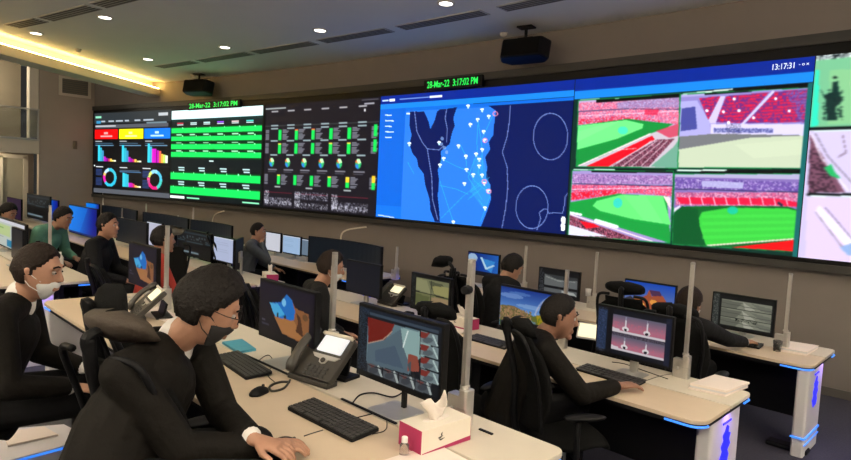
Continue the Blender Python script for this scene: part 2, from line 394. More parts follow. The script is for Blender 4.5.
# added fill lights, unseen on the back and right walls, to brighten the ceiling
for (x, y, L_, rz, tl, lb) in ((-7.5, YB+.35, 18, 0, .75, 'added fill light along the back wall, unseen, brightening the ceiling'), (XR-.35, 1.5, 9, PI/2, .75, 'added fill light along the right wall, unseen, brightening the ceiling')):
    t = thing('added_ceiling_fill', lb, 'ceiling light', (x, y, 3.55), rz)
    b = BM(); box(b, (0,0,0), (L_,.16,.05)); box(b, (0,-.09,.05), (L_,.02,.14)); box(b, (0,.09,.03), (L_,.02,.09)); obj('fill_trough', b, CREAM, t)
    L = bpy.data.lights.new('ceiling_fill', 'AREA'); L.energy = FILL_W*L_/18; L.color = (1,.90,.74); L.shape = 'RECTANGLE'; L.size = L_-.2; L.size_y = .14
    lo = bpy.data.objects.new('ceiling_fill', L); COL.objects.link(lo); lo.parent = t; lo.location = (0,0,.10); lo.rotation_euler = (PI-tl*(-1 if rz == 0 else 1)*-1 if False else PI, 0, 0)
# ================================================================= VIDEO WALL
ZT, ZB = 3.55, 1.43; VT, VB = 3.78, 1.30
vw = thing('video_wall', 'giant curved video wall of dashboards, blue map and stadium cameras in a black surround', 'video wall', (-9, wy(-9), ZB))
def local(bmfn):
    b = BM(); bmfn(b); bmesh.ops.translate(b, verts=b.verts[:], vec=-vw.location); return b
XV0 = wall_hit(95.5, 150).x; XV1 = 1.4
def fr(b):
    wall_strip(b, XV0, XV1, ZT+.12, VT, -.01, .10, 50); wall_strip(b, XV0, XV1, VB, ZB-.05, -.01, .10, 50)
obj('outer_surround', local(fr), FRAME, vw)
obj('inner_surround', local(lambda b: wall_strip(b, XV0, XV1, ZB-.05, ZT+.12, -.01, .075, 50)), FRAMEB, vw)
def tile(name, x0, x1, pic, z0=ZB, z1=ZT, off=.082):
    def fn(u, v):
        x = x0+(x1-x0)*u; e = .05; s = (wy(x+e)-wy(x-e))/(2*e); nv = Vector((s,-1,0)).normalized()
        return Vector((x, wy(x), z1+(z0-z1)*v)) + nv*off - vw.location
    return picture_mesh(name, pic, fn, SCR, vw)
bx = [wall_hit(96, 150).x, wall_hit(174, 155).x, wall_hit(267.5, 158).x, wall_hit(381.5, 158).x, wall_hit(573.5, 158).x, wall_hit(809, 157).x, .9]
# A: dashboard with coloured cards
A = Pic(150, 120, bg=(16,17,22))
A.uv(0,0,1,.13,(58,64,68)); A.uv(.02,.035,.10,.06,(150,220,190)); A.uv(.85,.03,.96,.06,(190,195,200)); A.uv(0,.13,1,.24,(20,26,32)); A.uv(.03,.10,.09,.13,(70,150,190))
for k, x in enumerate((.1,.2,.3,.42,.55,.66,.74)): A.uv(x,.095,x+.05+.02*(k%3),.115,(180,190,200))
A.uv(.02,.15,.97,.19,(95,98,106)); A.uv(.02,.155,.3,.175,(190,190,195)); A.uv(.7,.13,.95,.15,(120,140,150))
for i, c in enumerate(((238,20,22),(245,236,30),(14,130,235))):
    x = .01+.333*i; A.uv(x,.205,x+.318,.325,c); cc = (255,170,170) if i == 0 else ((255,255,170) if i == 1 else (190,225,255)); A.uv(x+.13,.24,x+.18,.265,cc); A.uv(x+.08,.285,x+.24,.297,cc)
    A.uv(x+.01,.345,x+.1,.36,(190,195,200)); A.uv(x+.01,.375,x+.25,.384,(80,110,130)); A.uv(x+.01,.395,x+.29-.03*(i==0),.404,(120,160,190))
    base = .60
    hs = [.20,.17,.13,.06,.045,.03,.03,.02,.015] if i != 2 else [.22,.18,.16,.155,.14,.13,.10,.095,.085]
    cs = [(70,205,225),(60,180,200),(70,150,190),(190,30,190),(160,20,170),(200,60,120),(235,200,90),(230,225,150),(240,240,220)] if i != 2 else [(70,205,225),(70,180,205),(215,30,200),(210,20,195),(190,20,180),(230,110,90),(240,190,80),(190,225,120),(235,240,230)]
    for k, (h_, c_) in enumerate(zip(hs, cs)):
        A.uv(x+.045+.028*k, base-h_, x+.072+.028*k, base, c_)
A.uv(0,.635,1,.65,(34,30,36))
def donut(cx, cols):
    d = np.hypot((A.U-cx)/.092, (A.V-.80)/.115); an = (np.degrees(np.arctan2(-(A.V-.80), A.U-cx)) % 360)
    for a0, a1, c in cols: A.put((d < 1) & (d > .68) & (an >= a0) & (an < a1), c)
donut(.225, [(0,100,(70,190,210)),(100,140,(190,220,240)),(140,165,(230,200,120)),(165,225,(220,40,170)),(225,360,(60,190,215))])
donut(.815, [(0,70,(90,190,215)),(70,115,(150,210,240)),(115,160,(220,230,120)),(160,210,(230,90,150)),(210,290,(225,30,130)),(290,360,(80,200,190))])
for x in (.03, .66):
    for k in range(12): A.uv(x,.70+.018*k,x+.09,.708+.018*k,(60,80,130))
    A.uv(x,.665,x+.1,.68,(230,235,240))
A.uv(.36,.665,.46,.68,(220,225,230)); A.uv(.36,.70,.62,.708,(90,110,130)); A.uv(.36,.72,.64,.727,(90,130,170))
for k, (h_, c_) in enumerate(zip([.17,.16,.15,.055,.05,.045,.03,.02,.015],[(70,205,225),(60,190,210),(70,180,200),(200,40,190),(190,30,170),(210,60,110),(235,180,100),(235,225,150),(240,240,220)])): A.uv(.40+.027*k,.905-h_,.424+.027*k,.905,c_)
A.uv(0,.945,1,1,(96,100,108)); A.uv(.0,.65,.02,.67,(220,230,230))
tile('dashboard_display', bx[0]+.05, bx[1]-.03, A, ZB, ZT+.04)
# B: green rows
B = Pic(170, 150, bg=(22,34,36)); B.uv(0,0,1,.10,(225,250,250)); B.uv(0,.10,1,.125,(20,60,60)); B.uv(0,.125,1,.17,(30,40,44))
for k in range(6):
    x = .07+.15*k; B.uv(x,.135,x+.07,.148,[(200,70,90),(190,220,220),(190,220,220),(160,90,230),(220,200,200),(90,210,200)][k]); B.uv(x,.155,x+.07,.167,(220,240,240))
for i, v in enumerate((.225,.315,.405,.495)):
    B.uv(.0,v-.038,.975,v+.038,(8,90,40)); B.uv(.0,v-.026,.975,v+.026,(30,222,106)); 
    for k in range(6): B.uv(.06+.155*k,v+.043,.12+.155*k,v+.053,(170,225,190)); B.uv(.13+.155*k,v-.035,.138+.155*k,v-.022,(150,255,190))
B.uv(.0,.54,.98,.64,(22,34,38)); B.uv(.44,.555,.49,.567,(200,220,220))
for i, v in enumerate((.735,.895)):
    for k in range(4): B.uv(.09+.235*k,v-.10,.16+.235*k,v-.088,(190,220,220)); B.uv(.10+.235*k,v-.073,.16+.235*k,v-.062,(190,220,220))
    B.uv(0,v-.05,.975,v+.05,(8,95,42)); B.uv(0,v-.036,.975,v+.04,(30,222,106))
    for k in range(8): B.uv(.03+.12*k,v-.048,.038+.12*k,v-.03,(150,255,190))
B.uv(0,.965,.17,.99,(240,250,245)); B.uv(.2,.972,.34,.985,(150,230,190)); B.uv(.80,.972,.97,.985,(150,230,190)); B.uv(.978,0,1,1,(14,20,22))
tile('green_status_display', bx[1], bx[2]-.02, B)
# C: dark table columns
C_ = Pic(230, 170, bg=(36,33,42)); C_.uv(0,.035,.2,.045,(180,190,190)); C_.uv(0,.205,1,.212,(80,90,90))
for k in range(6):
    x = .06+.155*k; C_.uv(x,.06,x+.065,.072,(190,190,195))
    for v in (.197,.225,.345,.48): C_.uv(x,v,x+.07,v+.012,(170,190,195))
    for v0, n in ((.245,8),(.375,8),(.675,8)):
        for r in range(n):
            c = (30,215,100)
            if v0 > .6 and k >= 4 and r < 4: c = (235,200,60)
            if v0 > .3 and r == 0 and k in (0,3,4): c = (240,220,90)
            if r == 0 and k in (1,2) and v0 < .3: c = (240,120,80)
            if k < 5: C_.uv(x+.075,v0+.0125*r,x+.105,v0+.0125*(r+1),c)
            C_.uv(x+.112,v0+.002+.0125*r,x+.150+.022*((r*7+k*3)%4)/3,v0+.008+.0125*r,(175,178,190))
        if k == 0:
            for r in range(n): C_.uv(.005,v0+.002+.0125*r,.04,v0+.008+.0125*r,(175,178,190))
    cx, cy = x+.015, .56; d = np.hypot((C_.U-cx)/.024, (C_.V-cy)/.044); an = np.degrees(np.arctan2(-(C_.V-cy), C_.U-cx)) % 360
    C_.put(d < 1, (60,190,120)); C_.put((d < 1) & (an > 20) & (an < 110), (200,240,190)); C_.put((d < 1) & (an > 200) & (an < 280), (60,140,210)); C_.put((d < 1) & (an > 110) & (an < 150), (230,120,70))
    C_.uv(x-.02,.622,x+.07,.634,(140,140,150)); C_.uv(x-.02,.645,x+.06,.655,(110,110,120))
for i, (x0, x1) in enumerate(((.01,.28),(.31,.61),(.64,.94))):
    C_.uv(x0+.1,.79,x0+.16,.80,(180,190,190)); C_.uv(x0,.825,x1,.828,(120,120,130)); C_.uv(x0,.85,x1,.857,(130,40,60))
    rr = (C_.U > x0) & (C_.U < x1); C_.speck(rr & (C_.V > (.90,.83,.90)[i]) & (C_.V < (.97,.90,.975)[i]), (170,170,185), .28); C_.speck(rr & (C_.V > .93) & (C_.V < .985), (190,190,200), .25)
    C_.speck((C_.U > x0) & (C_.U < x0+.05) & (C_.V > .84) & (C_.V < .97), (190,190,200), .4)
C_.uv(.86,.012,.99,.02,(120,120,130)); C_.uv(.88,.045,.96,.055,(190,190,200)); C_.uv(.88,.09,.893,.115,(220,220,225)); C_.uv(.965,.23,.99,.33,(30,215,100)); C_.uv(.965,.35,.99,.46,(30,215,100)); C_.uv(.965,.66,.99,.72,(235,200,60)); C_.uv(.965,.72,.99,.78,(30,215,100))
tile('table_display', bx[2], bx[3]-.02, C_)
# D: the blue map
def tq(x0, x1): return tuple(proj((x, wy(x)-.082, z)) for x, z in ((x0,ZT),(x1,ZT),(x1,ZB),(x0,ZB)))
qD = tq(bx[3], bx[4]-.012)
D = Pic(330, 250, qD, (22,118,214))
def zz(pts, ox=370, oy=70, k=.3697): return [(ox+x*k, oy+y*k) for x, y in pts]
D.poly(zz([(95,112),(375,96),(345,440),(70,410)]), (56,132,228))
D.uv(0,0,.16,1,(20,112,212)); D.uv(.0,.9,.16,1,(30,124,222))
SEA = (10,34,98)
D.poly(zz([(106,112),(104,150),(110,175),(104,200),(112,225),(124,240),(128,262),(142,280),(146,310),(158,350),(160,380),(172,410),(186,412),(184,380),(180,340),(184,300),(180,270),(190,245),(188,220),(212,200),(218,172),(226,150),(222,130),(232,100),(208,104),(186,106),(178,112),(172,135),(160,160),(156,140),(144,112)]), SEA)
D.poly(zz([(316,96),(338,110),(332,150),(330,175),(318,195),(322,215),(308,235),(314,262),(310,290),(322,310),(324,350),(312,385),(296,425),(530,452),(566,80)]), SEA)
D.put((D.U > .54) & (D.V < .11), SEA)
for ln in ([(118,112),(124,165),(138,195),(152,213),(184,216),(196,205)], [(152,213),(164,290),(166,350),(180,405)], [(204,106),(200,130),(206,160),(204,195)], [(377,96),(374,140),(368,180),(355,222),(368,262),(370,320),(364,375),(354,428)], [(545,312),(540,325),(528,342),(524,370),(520,388),(495,386),(482,388),(478,376),(468,376),(456,386),(460,402),(450,432)]):
    D.line(zz(ln), .75, (130,150,205), .85)
for cx, cy, rx, ry in ((487,180,48,64),(436,371,45,59)):
    cx, cy = zz([(cx, cy)])[0]; D.ell(cx, cy, rx*.37, ry*.37, (130,150,205), .85, ring=.7)
CY = (60,190,235)
for ln in ([(288,130),(286,200),(290,280),(318,330)], [(288,130),(300,210),(300,300)], [(330,120),(298,190)], [(258,270),(280,300),(316,330)], [(190,400),(250,340),(300,300)], [(185,260),(190,240),(230,260),(256,270)], [(186,300),(205,360),(222,410)], [(186,312),(230,322),(262,336)], [(284,230),(262,290),(300,350)], [(240,200),(256,232),(258,268)], [(268,330),(296,310),(320,290)], [(270,345),(300,318)], [(262,350),(282,330)], [(290,350),(306,372)], [(100,250),(116,280)], [(296,410),(322,340)]):
    D.line(zz(ln), .55, CY, .75)
D.put(D.inside(zz([(276,240),(300,230),(326,330),(306,380),(270,330)])), (70,180,240), .35)
for x, y in ((300,106),(288,132),(318,124),(268,146),(236,204),(184,195),(104,198),(256,232),(284,226),(196,238),(186,256),(258,268),(292,258),(300,283),(276,282),(252,306),(306,305),(222,410),(308,372),(300,214),(306,188),(292,240),(316,325),(304,165),(262,96)):
    x, y = zz([(x, y)])[0]; D.ell(x, y, 1.9, 1.1, (232,244,252)); D.ell(x, y+1.6, .9, 1.5, (190,225,245))
for x, y in ((308,190),(336,118),(306,302),(318,328)):
    x, y = zz([(x, y)])[0]; D.ell(x, y, 2.6, 2.6, (235,150,170), .8, ring=1.0)
for x, y in ((198,210),(190,200),(204,222),(192,185)):
    x, y = zz([(x, y)])[0]; D.ell(x, y, 1.6, 1.8, (150,175,215), .7)
for k in range(5):
    x, y = zz([(48, 122+15*k)])[0]; D.line([(x-2.5,y),(x+3+(k%2)*2,y+.2)], 1.1, (200,225,250))
D.line(zz([(98,118),(104,118)]), 1.6, (220,235,250)); D.line(zz([(22,392),(62,399)]), 1.0, (190,215,240))
D.line(zz([(522,402),(522,412)]), 4.0, (235,240,245)); D.line(zz([(521,420),(521,430)]), 4.0, (235,240,245))
D.put(D.V < .068, (8,50,150)); D.put((D.V >= .068) & (D.V < .105), (34,140,225)); D.uv(.01,.03,.05,.042,(190,210,240)); D.uv(.055,.027,.09,.045,(240,245,255)); D.uv(.12,.03,.33,.04,(120,150,210)); D.uv(.30,.028,.37,.042,(220,230,250))
tile('map_display', bx[3], bx[4]-.012, D)
# E: four stadium cameras
qE = tq(bx[4], bx[5]-.01)
E_ = Pic(420, 330, qE, (20,70,60))
E_.put(E_.V < .075, (8,50,150)); E_.put((E_.V >= .075) & (E_.V < .125), (34,140,225)); E_.put(E_.V >= .125, (14,60,50))
def seats(m, base, p=.25, dark=(60,60,120), light=(235,225,240)):
    E_.put(m, base); E_.speck(m, dark, p, .42, 2); E_.speck(m, light, p*.8, .5, 2)
# E1 top left (zoom 575,90 scale .1738)
z1 = lambda pts: zz(pts, 575, 90, .1738)
c1_ = z1([(18,60),(600,18),(588,450),(4,440)]); m1 = E_.inside(c1_); E_.clip = m1
E_.poly(c1_, (190,170,205)); seats(E_.inside(z1([(18,75),(600,40),(600,200),(380,165),(10,200)])), (226,120,150), .3, (110,110,170))
E_.poly(z1([(240,70),(600,35),(600,100),(240,105)]), (130,130,185), .6); E_.speck(E_.inside(z1([(240,70),(600,35),(600,100),(240,105)])), (220,220,240), .2, .7)
E_.line(z1([(10,125),(300,108),(600,110)]), .8, (90,80,120)); E_.line(z1([(10,150),(600,120)]), .8, (240,225,240))
E_.speck(E_.inside(z1([(10,170),(250,150),(400,160),(540,190),(10,200)])), (215,40,70), .5, .8, 2)
E_.poly(z1([(400,110),(480,110),(470,145),(395,140)]), (215,40,80), .7)
E_.poly(z1([(4,440),(8,205),(300,165),(420,180),(560,195),(430,270)]), (30,150,72))
E_.poly(z1([(6,345),(8,207),(290,172),(390,195),(385,220),(240,280)]), (122,226,140)); E_.poly(z1([(8,300),(8,240),(200,185),(260,178)]), (140,235,152), .6)
E_.poly(z1([(4,450),(430,250),(600,190),(600,460)]), (200,190,200)); E_.poly(z1([(60,440),(440,262),(455,285),(190,440)]), (222,24,48)); E_.line(z1([(20,435),(430,250)]), 1.1, (240,225,220)); E_.line(z1([(240,345),(350,335)]), .6, (240,225,220))
E_.poly(z1([(460,235),(600,190),(600,260),(540,275)]), (205,60,90), .75)
mm = E_.inside(z1([(200,440),(470,285),(570,280),(420,440)])); E_.put(mm, (120,60,80)); E_.speck(mm, (225,170,190), .4, .8); E_.speck(mm, (60,30,50), .35, .8)
for k in range(4): E_.line(z1([(210+55*k,440),(440+30*k,290)]), .7, (225,205,215))
E_.poly(z1([(430,440),(560,330),(590,290),(590,450)]), (120,170,150))
E_.ell(*z1([(272,232)])[0], 5, 4, (60,215,215), .6)
E_.clip = np.ones_like(m1); E_.poly(z1([(120,50),(600,16),(600,40),(120,72)]), (14,20,22)); E_.line(z1([(30,58),(250,45)]), 1.3, (220,240,230))
# E2 bottom left (zoom 565,165 scale .174)
z2 = lambda pts: zz(pts, 565, 165, .174)
c2_ = z2([(40,30),(620,35),(600,450),(15,405)]); m2 = E_.inside(c2_); E_.clip = m2
E_.poly(c2_, (165,150,200)); seats(E_.inside(z2([(40,50),(620,60),(620,110),(40,108)])), (170,130,185), .25); seats(E_.inside(z2([(40,112),(620,122),(610,180),(380,160),(35,205)])), (225,90,125), .3, (110,90,150))
E_.speck(E_.inside(z2([(30,160),(300,140),(300,165),(30,200)])), (222,30,60), .6, .9, 3); E_.line(z2([(40,108),(620,120)]), .9, (70,70,110)); E_.line(z2([(40,140),(620,130)]), .6, (240,225,240))
E_.poly(z2([(25,215),(300,165),(580,180),(605,450),(15,270)]), (34,158,74)); E_.poly(z2([(155,235),(180,205),(320,170),(560,178),(605,345),(380,310),(200,265)]), (112,222,128)); E_.poly(z2([(330,172),(460,175),(560,335),(450,320)]), (130,232,142), .5)
E_.poly(z2([(560,178),(600,185),(605,260)]), (240,215,215)); E_.poly(z2([(15,285),(110,320),(450,440),(15,410)]), (150,70,95)); mm = E_.inside(z2([(15,290),(110,320),(450,445),(15,420)])); E_.speck(mm, (40,20,35), .4, .8, 2); E_.speck(mm, (230,190,205), .2, .8)
E_.poly(z2([(80,320),(160,335),(200,355),(120,365)]), (222,28,52)); E_.line(z2([(20,280),(500,440)]), 1.2, (235,220,220)); E_.line(z2([(175,318),(295,355)]), 3.4, (225,240,232)); E_.line(z2([(25,272),(90,285)]), 2.2, (225,240,232))
E_.poly(z2([(15,340),(240,410),(15,408)]), (215,215,230)); E_.ell(*z2([(300,218)])[0], 4.5, 5, (50,200,215), .7)
E_.clip = np.ones_like(m1); E_.poly(z2([(150,22),(625,28),(625,46),(150,42)]), (12,18,20)); E_.line(z2([(50,28),(280,27)]), 1.5, (220,240,230))
# E3 top right (zoom 675,80 scale .1955)
z3 = lambda pts: zz(pts, 675, 80, .1955)
c3_ = z3([(25,72),(695,38),(668,452),(10,448)]); m3 = E_.inside(c3_); E_.clip = m3
E_.poly(c3_, (176,168,215)); E_.poly(z3([(25,88),(700,38),(690,235),(25,235)]), (150,140,200))
mm = E_.inside(z3([(120,92),(230,82),(195,215),(170,210)])) | E_.inside(z3([(260,82),(480,62),(340,220),(205,215)])) | E_.inside(z3([(510,60),(700,45),(680,215),(360,220)]))
E_.put(mm, (214,40,84)); E_.speck(mm, (90,60,150), .32, .75, 3); E_.speck(mm, (110,80,160), .2, .6, 1); E_.speck(mm & (E_.inside(z3([(560,58),(700,45),(690,225),(640,215)]))), (120,110,180), .6, .8, 2)
for k in range(9): E_.put(mm & (np.abs(((E_.Y-E_.X*-.06) % 3.2)-1.6) < .35), (120,60,130), .5)
E_.poly(z3([(160,220),(230,82),(255,80),(205,222)]), (205,195,230)); E_.line(z3([(500,60),(345,222)]), 2.4, (205,200,232))
E_.poly(z3([(25,110),(110,105),(175,215),(175,280),(20,285)]), (176,172,220)); E_.poly(z3([(30,145),(100,135),(110,250),(25,262)]), (84,88,160))
E_.poly(z3([(180,225),(690,225),(685,285),(180,280)]), (212,205,232)); mm = E_.inside(z3([(195,245),(500,248),(500,270),(195,268)])); E_.put(mm, (100,104,165)); E_.speck(mm, (180,180,215), .35, .8, 2)
mm = E_.inside(z3([(260,225),(340,225),(340,300),(260,300)])); E_.speck(mm, (60,60,95), .35, .7)
E_.poly(z3([(12,300),(200,275),(690,285),(670,455),(10,450)]), (196,206,182)); E_.poly(z3([(12,290),(190,275),(690,282),(380,295),(15,355)]), (126,128,132)); E_.poly(z3([(300,330),(680,300),(672,380),(400,400)]), (206,216,190), .5)
for x, y in ((300,96),(514,95),(160,156),(325,156),(245,162),(583,158),(400,193),(272,216)): E_.ell(*z3([(x, y)])[0], 1.6, 1.5, (250,245,250))
E_.clip = np.ones_like(m1); E_.poly(z3([(150,52),(700,12),(697,36),(150,76)]), (12,18,20)); E_.line(z3([(40,72),(290,46)]), 1.6, (215,235,225))
# E4 bottom right (zoom 670,165 scale .1955)
z4 = lambda pts: zz(pts, 670, 165, .1955)
c4_ = z4([(20,45),(680,45),(655,445),(8,405)]); m4 = E_.inside(c4_); E_.clip = m4
E_.poly(c4_, (140,120,180)); E_.poly(z4([(20,30),(690,35),(690,75),(20,60)]), (180,175,205)); seats(E_.inside(z4([(20,65),(680,90),(675,140),(20,120)])), (128,100,175), .3, (70,60,130)); seats(E_.inside(z4([(25,140),(675,140),(670,215),(25,205)])), (205,110,150), .35, (110,60,110))
E_.poly(z4([(160,80),(375,88),(370,120),(160,112)]), (190,190,222), .8); E_.line(z4([(20,122),(680,140)]), 1.1, (70,66,110)); 
mm = E_.inside(z4([(30,165),(540,170),(670,195),(670,215),(540,205),(50,198)])); E_.put(mm, (222,30,72), .9)
for k in range(10): E_.line(z4([(95+62*k,165),(105+62*k,205)]), 1.1, (232,190,210))
E_.poly(z4([(8,260),(60,212),(300,208),(600,212),(670,235),(655,445),(8,410)]), (24,112,54)); E_.poly(z4([(145,270),(160,240),(300,218),(600,222),(670,240),(660,372),(170,410),(150,330)]), (72,198,78)); E_.poly(z4([(20,240),(60,210),(140,225),(145,300),(180,410),(8,405)]), (10,96,50))
for k in range(4): E_.poly(z4([(160,255+36*k),(665,252+32*k),(664,266+32*k),(160,272+36*k)]), (84,210,88), .5)
E_.line(z4([(190,412),(660,376)]), 1.4, (235,215,205)); E_.poly(z4([(280,425),(660,380),(655,450)]), (226,28,36)); E_.poly(z4([(10,225),(50,205),(50,215),(15,245)]), (215,210,225))
E_.ell(*z4([(318,232)])[0], 5.5, 4, (30,190,175), .8); E_.line(z4([(555,195),(570,205)]), 2.5, (60,50,80))
E_.clip = np.ones_like(m1); E_.poly(z4([(150,22),(690,26),(690,46),(150,40)]), (10,16,18)); E_.line(z4([(35,28),(285,26)]), 1.6, (225,240,230))
for q_ in (c1_, c2_, c3_, c4_): E_.line(list(q_)+[q_[0]], .9, (30,140,80))
E_.uv(.985,0.13,1,1,(30,110,110))
tile('stadium_camera_display', bx[4], bx[5]-.01, E_)
# F: three more cameras, cut by the edge of the photo
qF = ((816,56.5),(851,52),(851,262),(801,257.5))
Fp = Pic(220, 260, tq(bx[5], bx[6]), (200,190,220))
zf = lambda pts: zz(pts, 660, 40, .5)
Fp.poly(zf([(310,35),(560,20),(560,170),(298,180)]), (128,190,150)); Fp.poly(zf([(310,60),(318,60),(316,170),(302,175)]), (60,220,190)); Fp.poly(zf([(340,60),(560,50),(560,165),(335,168)]), (142,196,148))
for pp in ([(345,85),(356,82),(358,125),(345,125)], [(330,110),(352,100),(366,120),(350,135),(355,160),(334,160)], [(318,95),(330,112),(352,128),(330,118)]): Fp.poly(zf(pp), (28,62,58))
Fp.speck(Fp.inside(zf([(326,100),(366,98),(366,160),(326,162)])), (24,52,50), .35, .8, 2); Fp.ell(*zf([(350,75)])[0], 2, 1.3, (20,40,40))
Fp.poly(zf([(300,186),(560,180),(560,305),(296,305)]), (206,196,224)); Fp.poly(zf([(300,190),(330,240),(370,305),(296,305)]), (130,90,110)); Fp.speck(Fp.inside(zf([(300,200),(330,250),(355,305),(296,305)])), (60,40,55), .5, .8, 2); Fp.line(zf([(303,190),(322,235),(375,300)]), 1.2, (235,230,240)); Fp.line(zf([(310,186),(335,232),(390,292)]), 1.0, (120,110,130)); Fp.poly(zf([(328,255),(342,248),(348,262),(362,278),(340,272)]), (50,180,110)); Fp.line(zf([(355,235),(372,225),(365,190)]), .9, (130,110,130))
Fp.poly(zf([(294,314),(560,318),(560,460),(290,445)]), (214,198,226)); Fp.poly(zf([(318,330),(430,440),(395,440),(310,345)]), (232,222,240)); Fp.line(zf([(312,345),(372,425)]), 1.2, (150,140,160)); Fp.line(zf([(330,335),(420,440)]), 1.0, (120,110,140)); Fp.poly(zf([(360,415),(420,390),(430,440),(375,430)]), (150,175,215))
Fp.line(zf([(300,178),(560,170)]), 3, (20,30,34)); Fp.line(zf([(296,309),(560,312)]), 3, (24,30,34)); Fp.line(zf([(300,182),(390,180)]), 1.2, (220,235,235)); Fp.line(zf([(300,312),(390,313)]), 1.2, (220,235,235)); Fp.put(Fp.V < .022, (30,40,44)); Fp.speck(Fp.V < .02, (225,235,235), .5)
tile('side_camera_display', bx[5], bx[6], Fp)
# writing on the wall
def on_wall(px_, py_, off=.09):
    p = wall_hit(px_, py_); e = .05; s = (wy(p.x+e)-wy(p.x-e))/(2*e); nv = Vector((s,-1,0)).normalized(); xv = Vector((1, s, 0)).normalized()
    return p+nv*off-vw.location, Matrix((xv, Vector((0,0,1)), nv)).transposed()
p, M3 = on_wall(785.5, 68); text_obj('clock_text', '13:17:31', .088, WTXT, vw, p, M3, .001, .78)
p, M3 = on_wall(806, 65.4); text_obj('window_buttons', '- o x', .045, WTXT, vw, p, M3, .001, 1.1)
def led_clock(px0, px1, pyc, txt, label, size):
    a, b_ = wall_hit(px0, pyc), wall_hit(px1, pyc); c = (a+b_)/2; e = .05; s = (wy(c.x+e)-wy(c.x-e))/(2*e); nv = Vector((s,-1,0)).normalized(); xv = Vector((1,s,0)).normalized()
    z = ZT+(.105 if px0 > 300 else .07)
    t = thing('led_clock', label, 'clock', (c.x, wy(c.x), z)); M = Matrix((xv, Vector((0,0,1)), nv)).transposed(); L = (b_-a).length
    b = BM(); box(b, (0,0,0), (L+.15,.17,.05)); bmesh.ops.transform(b, matrix=Matrix.Translation(nv*.125) @ M.to_4x4(), verts=b.verts[:]); obj('housing', b, FRAMEB, t)
    return text_obj('digits', txt, size, GREENLED, t, nv*.153, M, .001, 1), L, t
o, L, t = led_clock(433, 483, 90, '28-Mar-22  3:17:02 PM', 'green lit digital date and time strip above the blue map', .15)
o.scale.x = L/max(.01, o.dimensions.x) if o.dimensions.x > 0 else 1
o, L, t = led_clock(195, 243, 105, '28-Mar-22  3:17:02 PM', 'green lit digital strip above the green dashboard, further left', .15)
o.scale.x = L/max(.01, o.dimensions.x) if o.dimensions.x > 0 else 1

# ================================================================= HANGING SPEAKERS
def speaker(px_, py_, wd, label, Yoff, turn):
    h = wall_hit(px_, py_); k = 1-Yoff/h.length; c = Vector((0,0,CZ))+(h-Vector((0,0,CZ)))*k; c.z = CZ+(h.z-CZ)*k
    s = (wy(c.x+.05)-wy(c.x-.05))/.1; rz = math.atan(s)+turn
    t = thing('loudspeaker', label, 'speaker', c, rz); H = wd*.37; Dp = wd*.42
    b = BM(); M = Matrix.Rotation(math.radians(-12), 4, 'X')
    prism(b, [(-wd/2,Dp*.1),(-wd*.40,-Dp/2),(wd*.40,-Dp/2),(wd/2,Dp*.1),(wd*.34,Dp/2),(-wd*.34,Dp/2)], -H/2, H/2, M); obj('cabinet', b, BPL, t, bevel=.03)
    b = BM(); box(b, (0,-Dp/2-.006,0), (wd*.74,.012,H*.86), M=M); obj('grille', b, MESHF, t, bevel=.01)
    b = BM(); cyl(b, (0,0,H/2-.05), (0,0,ZC-c.z-.01), .022); box(b, (0,0,ZC-c.z-.012), (.22,.16,.022)); box(b, (0,0,H/2+.03), (wd*.3,.05,.04)); obj('bracket', b, BPL, t)
speaker(199, 88, .78, 'black loudspeaker hanging over the green dashboard, left one', .7, .25)
speaker(525, 51, .74, 'black loudspeaker hanging over the blue map, right one', .5, .12)
for px_, py_, lb in ((504,33,'small round ceiling sensor beside the right speaker bracket'), (193,75,'small round ceiling sensor above the left speaker'), (78,49,'tiny ceiling sensor between the left downlights')):
    p = on_z(px_, py_, ZC); b = BM(); lathe(b, [(.001,-.06),(.04,-.05),(.055,-.02),(.06,0),(.001,0)], p); tag(obj('ceiling_sensor', b, CREAM, smooth=True), lb, 'sensor')

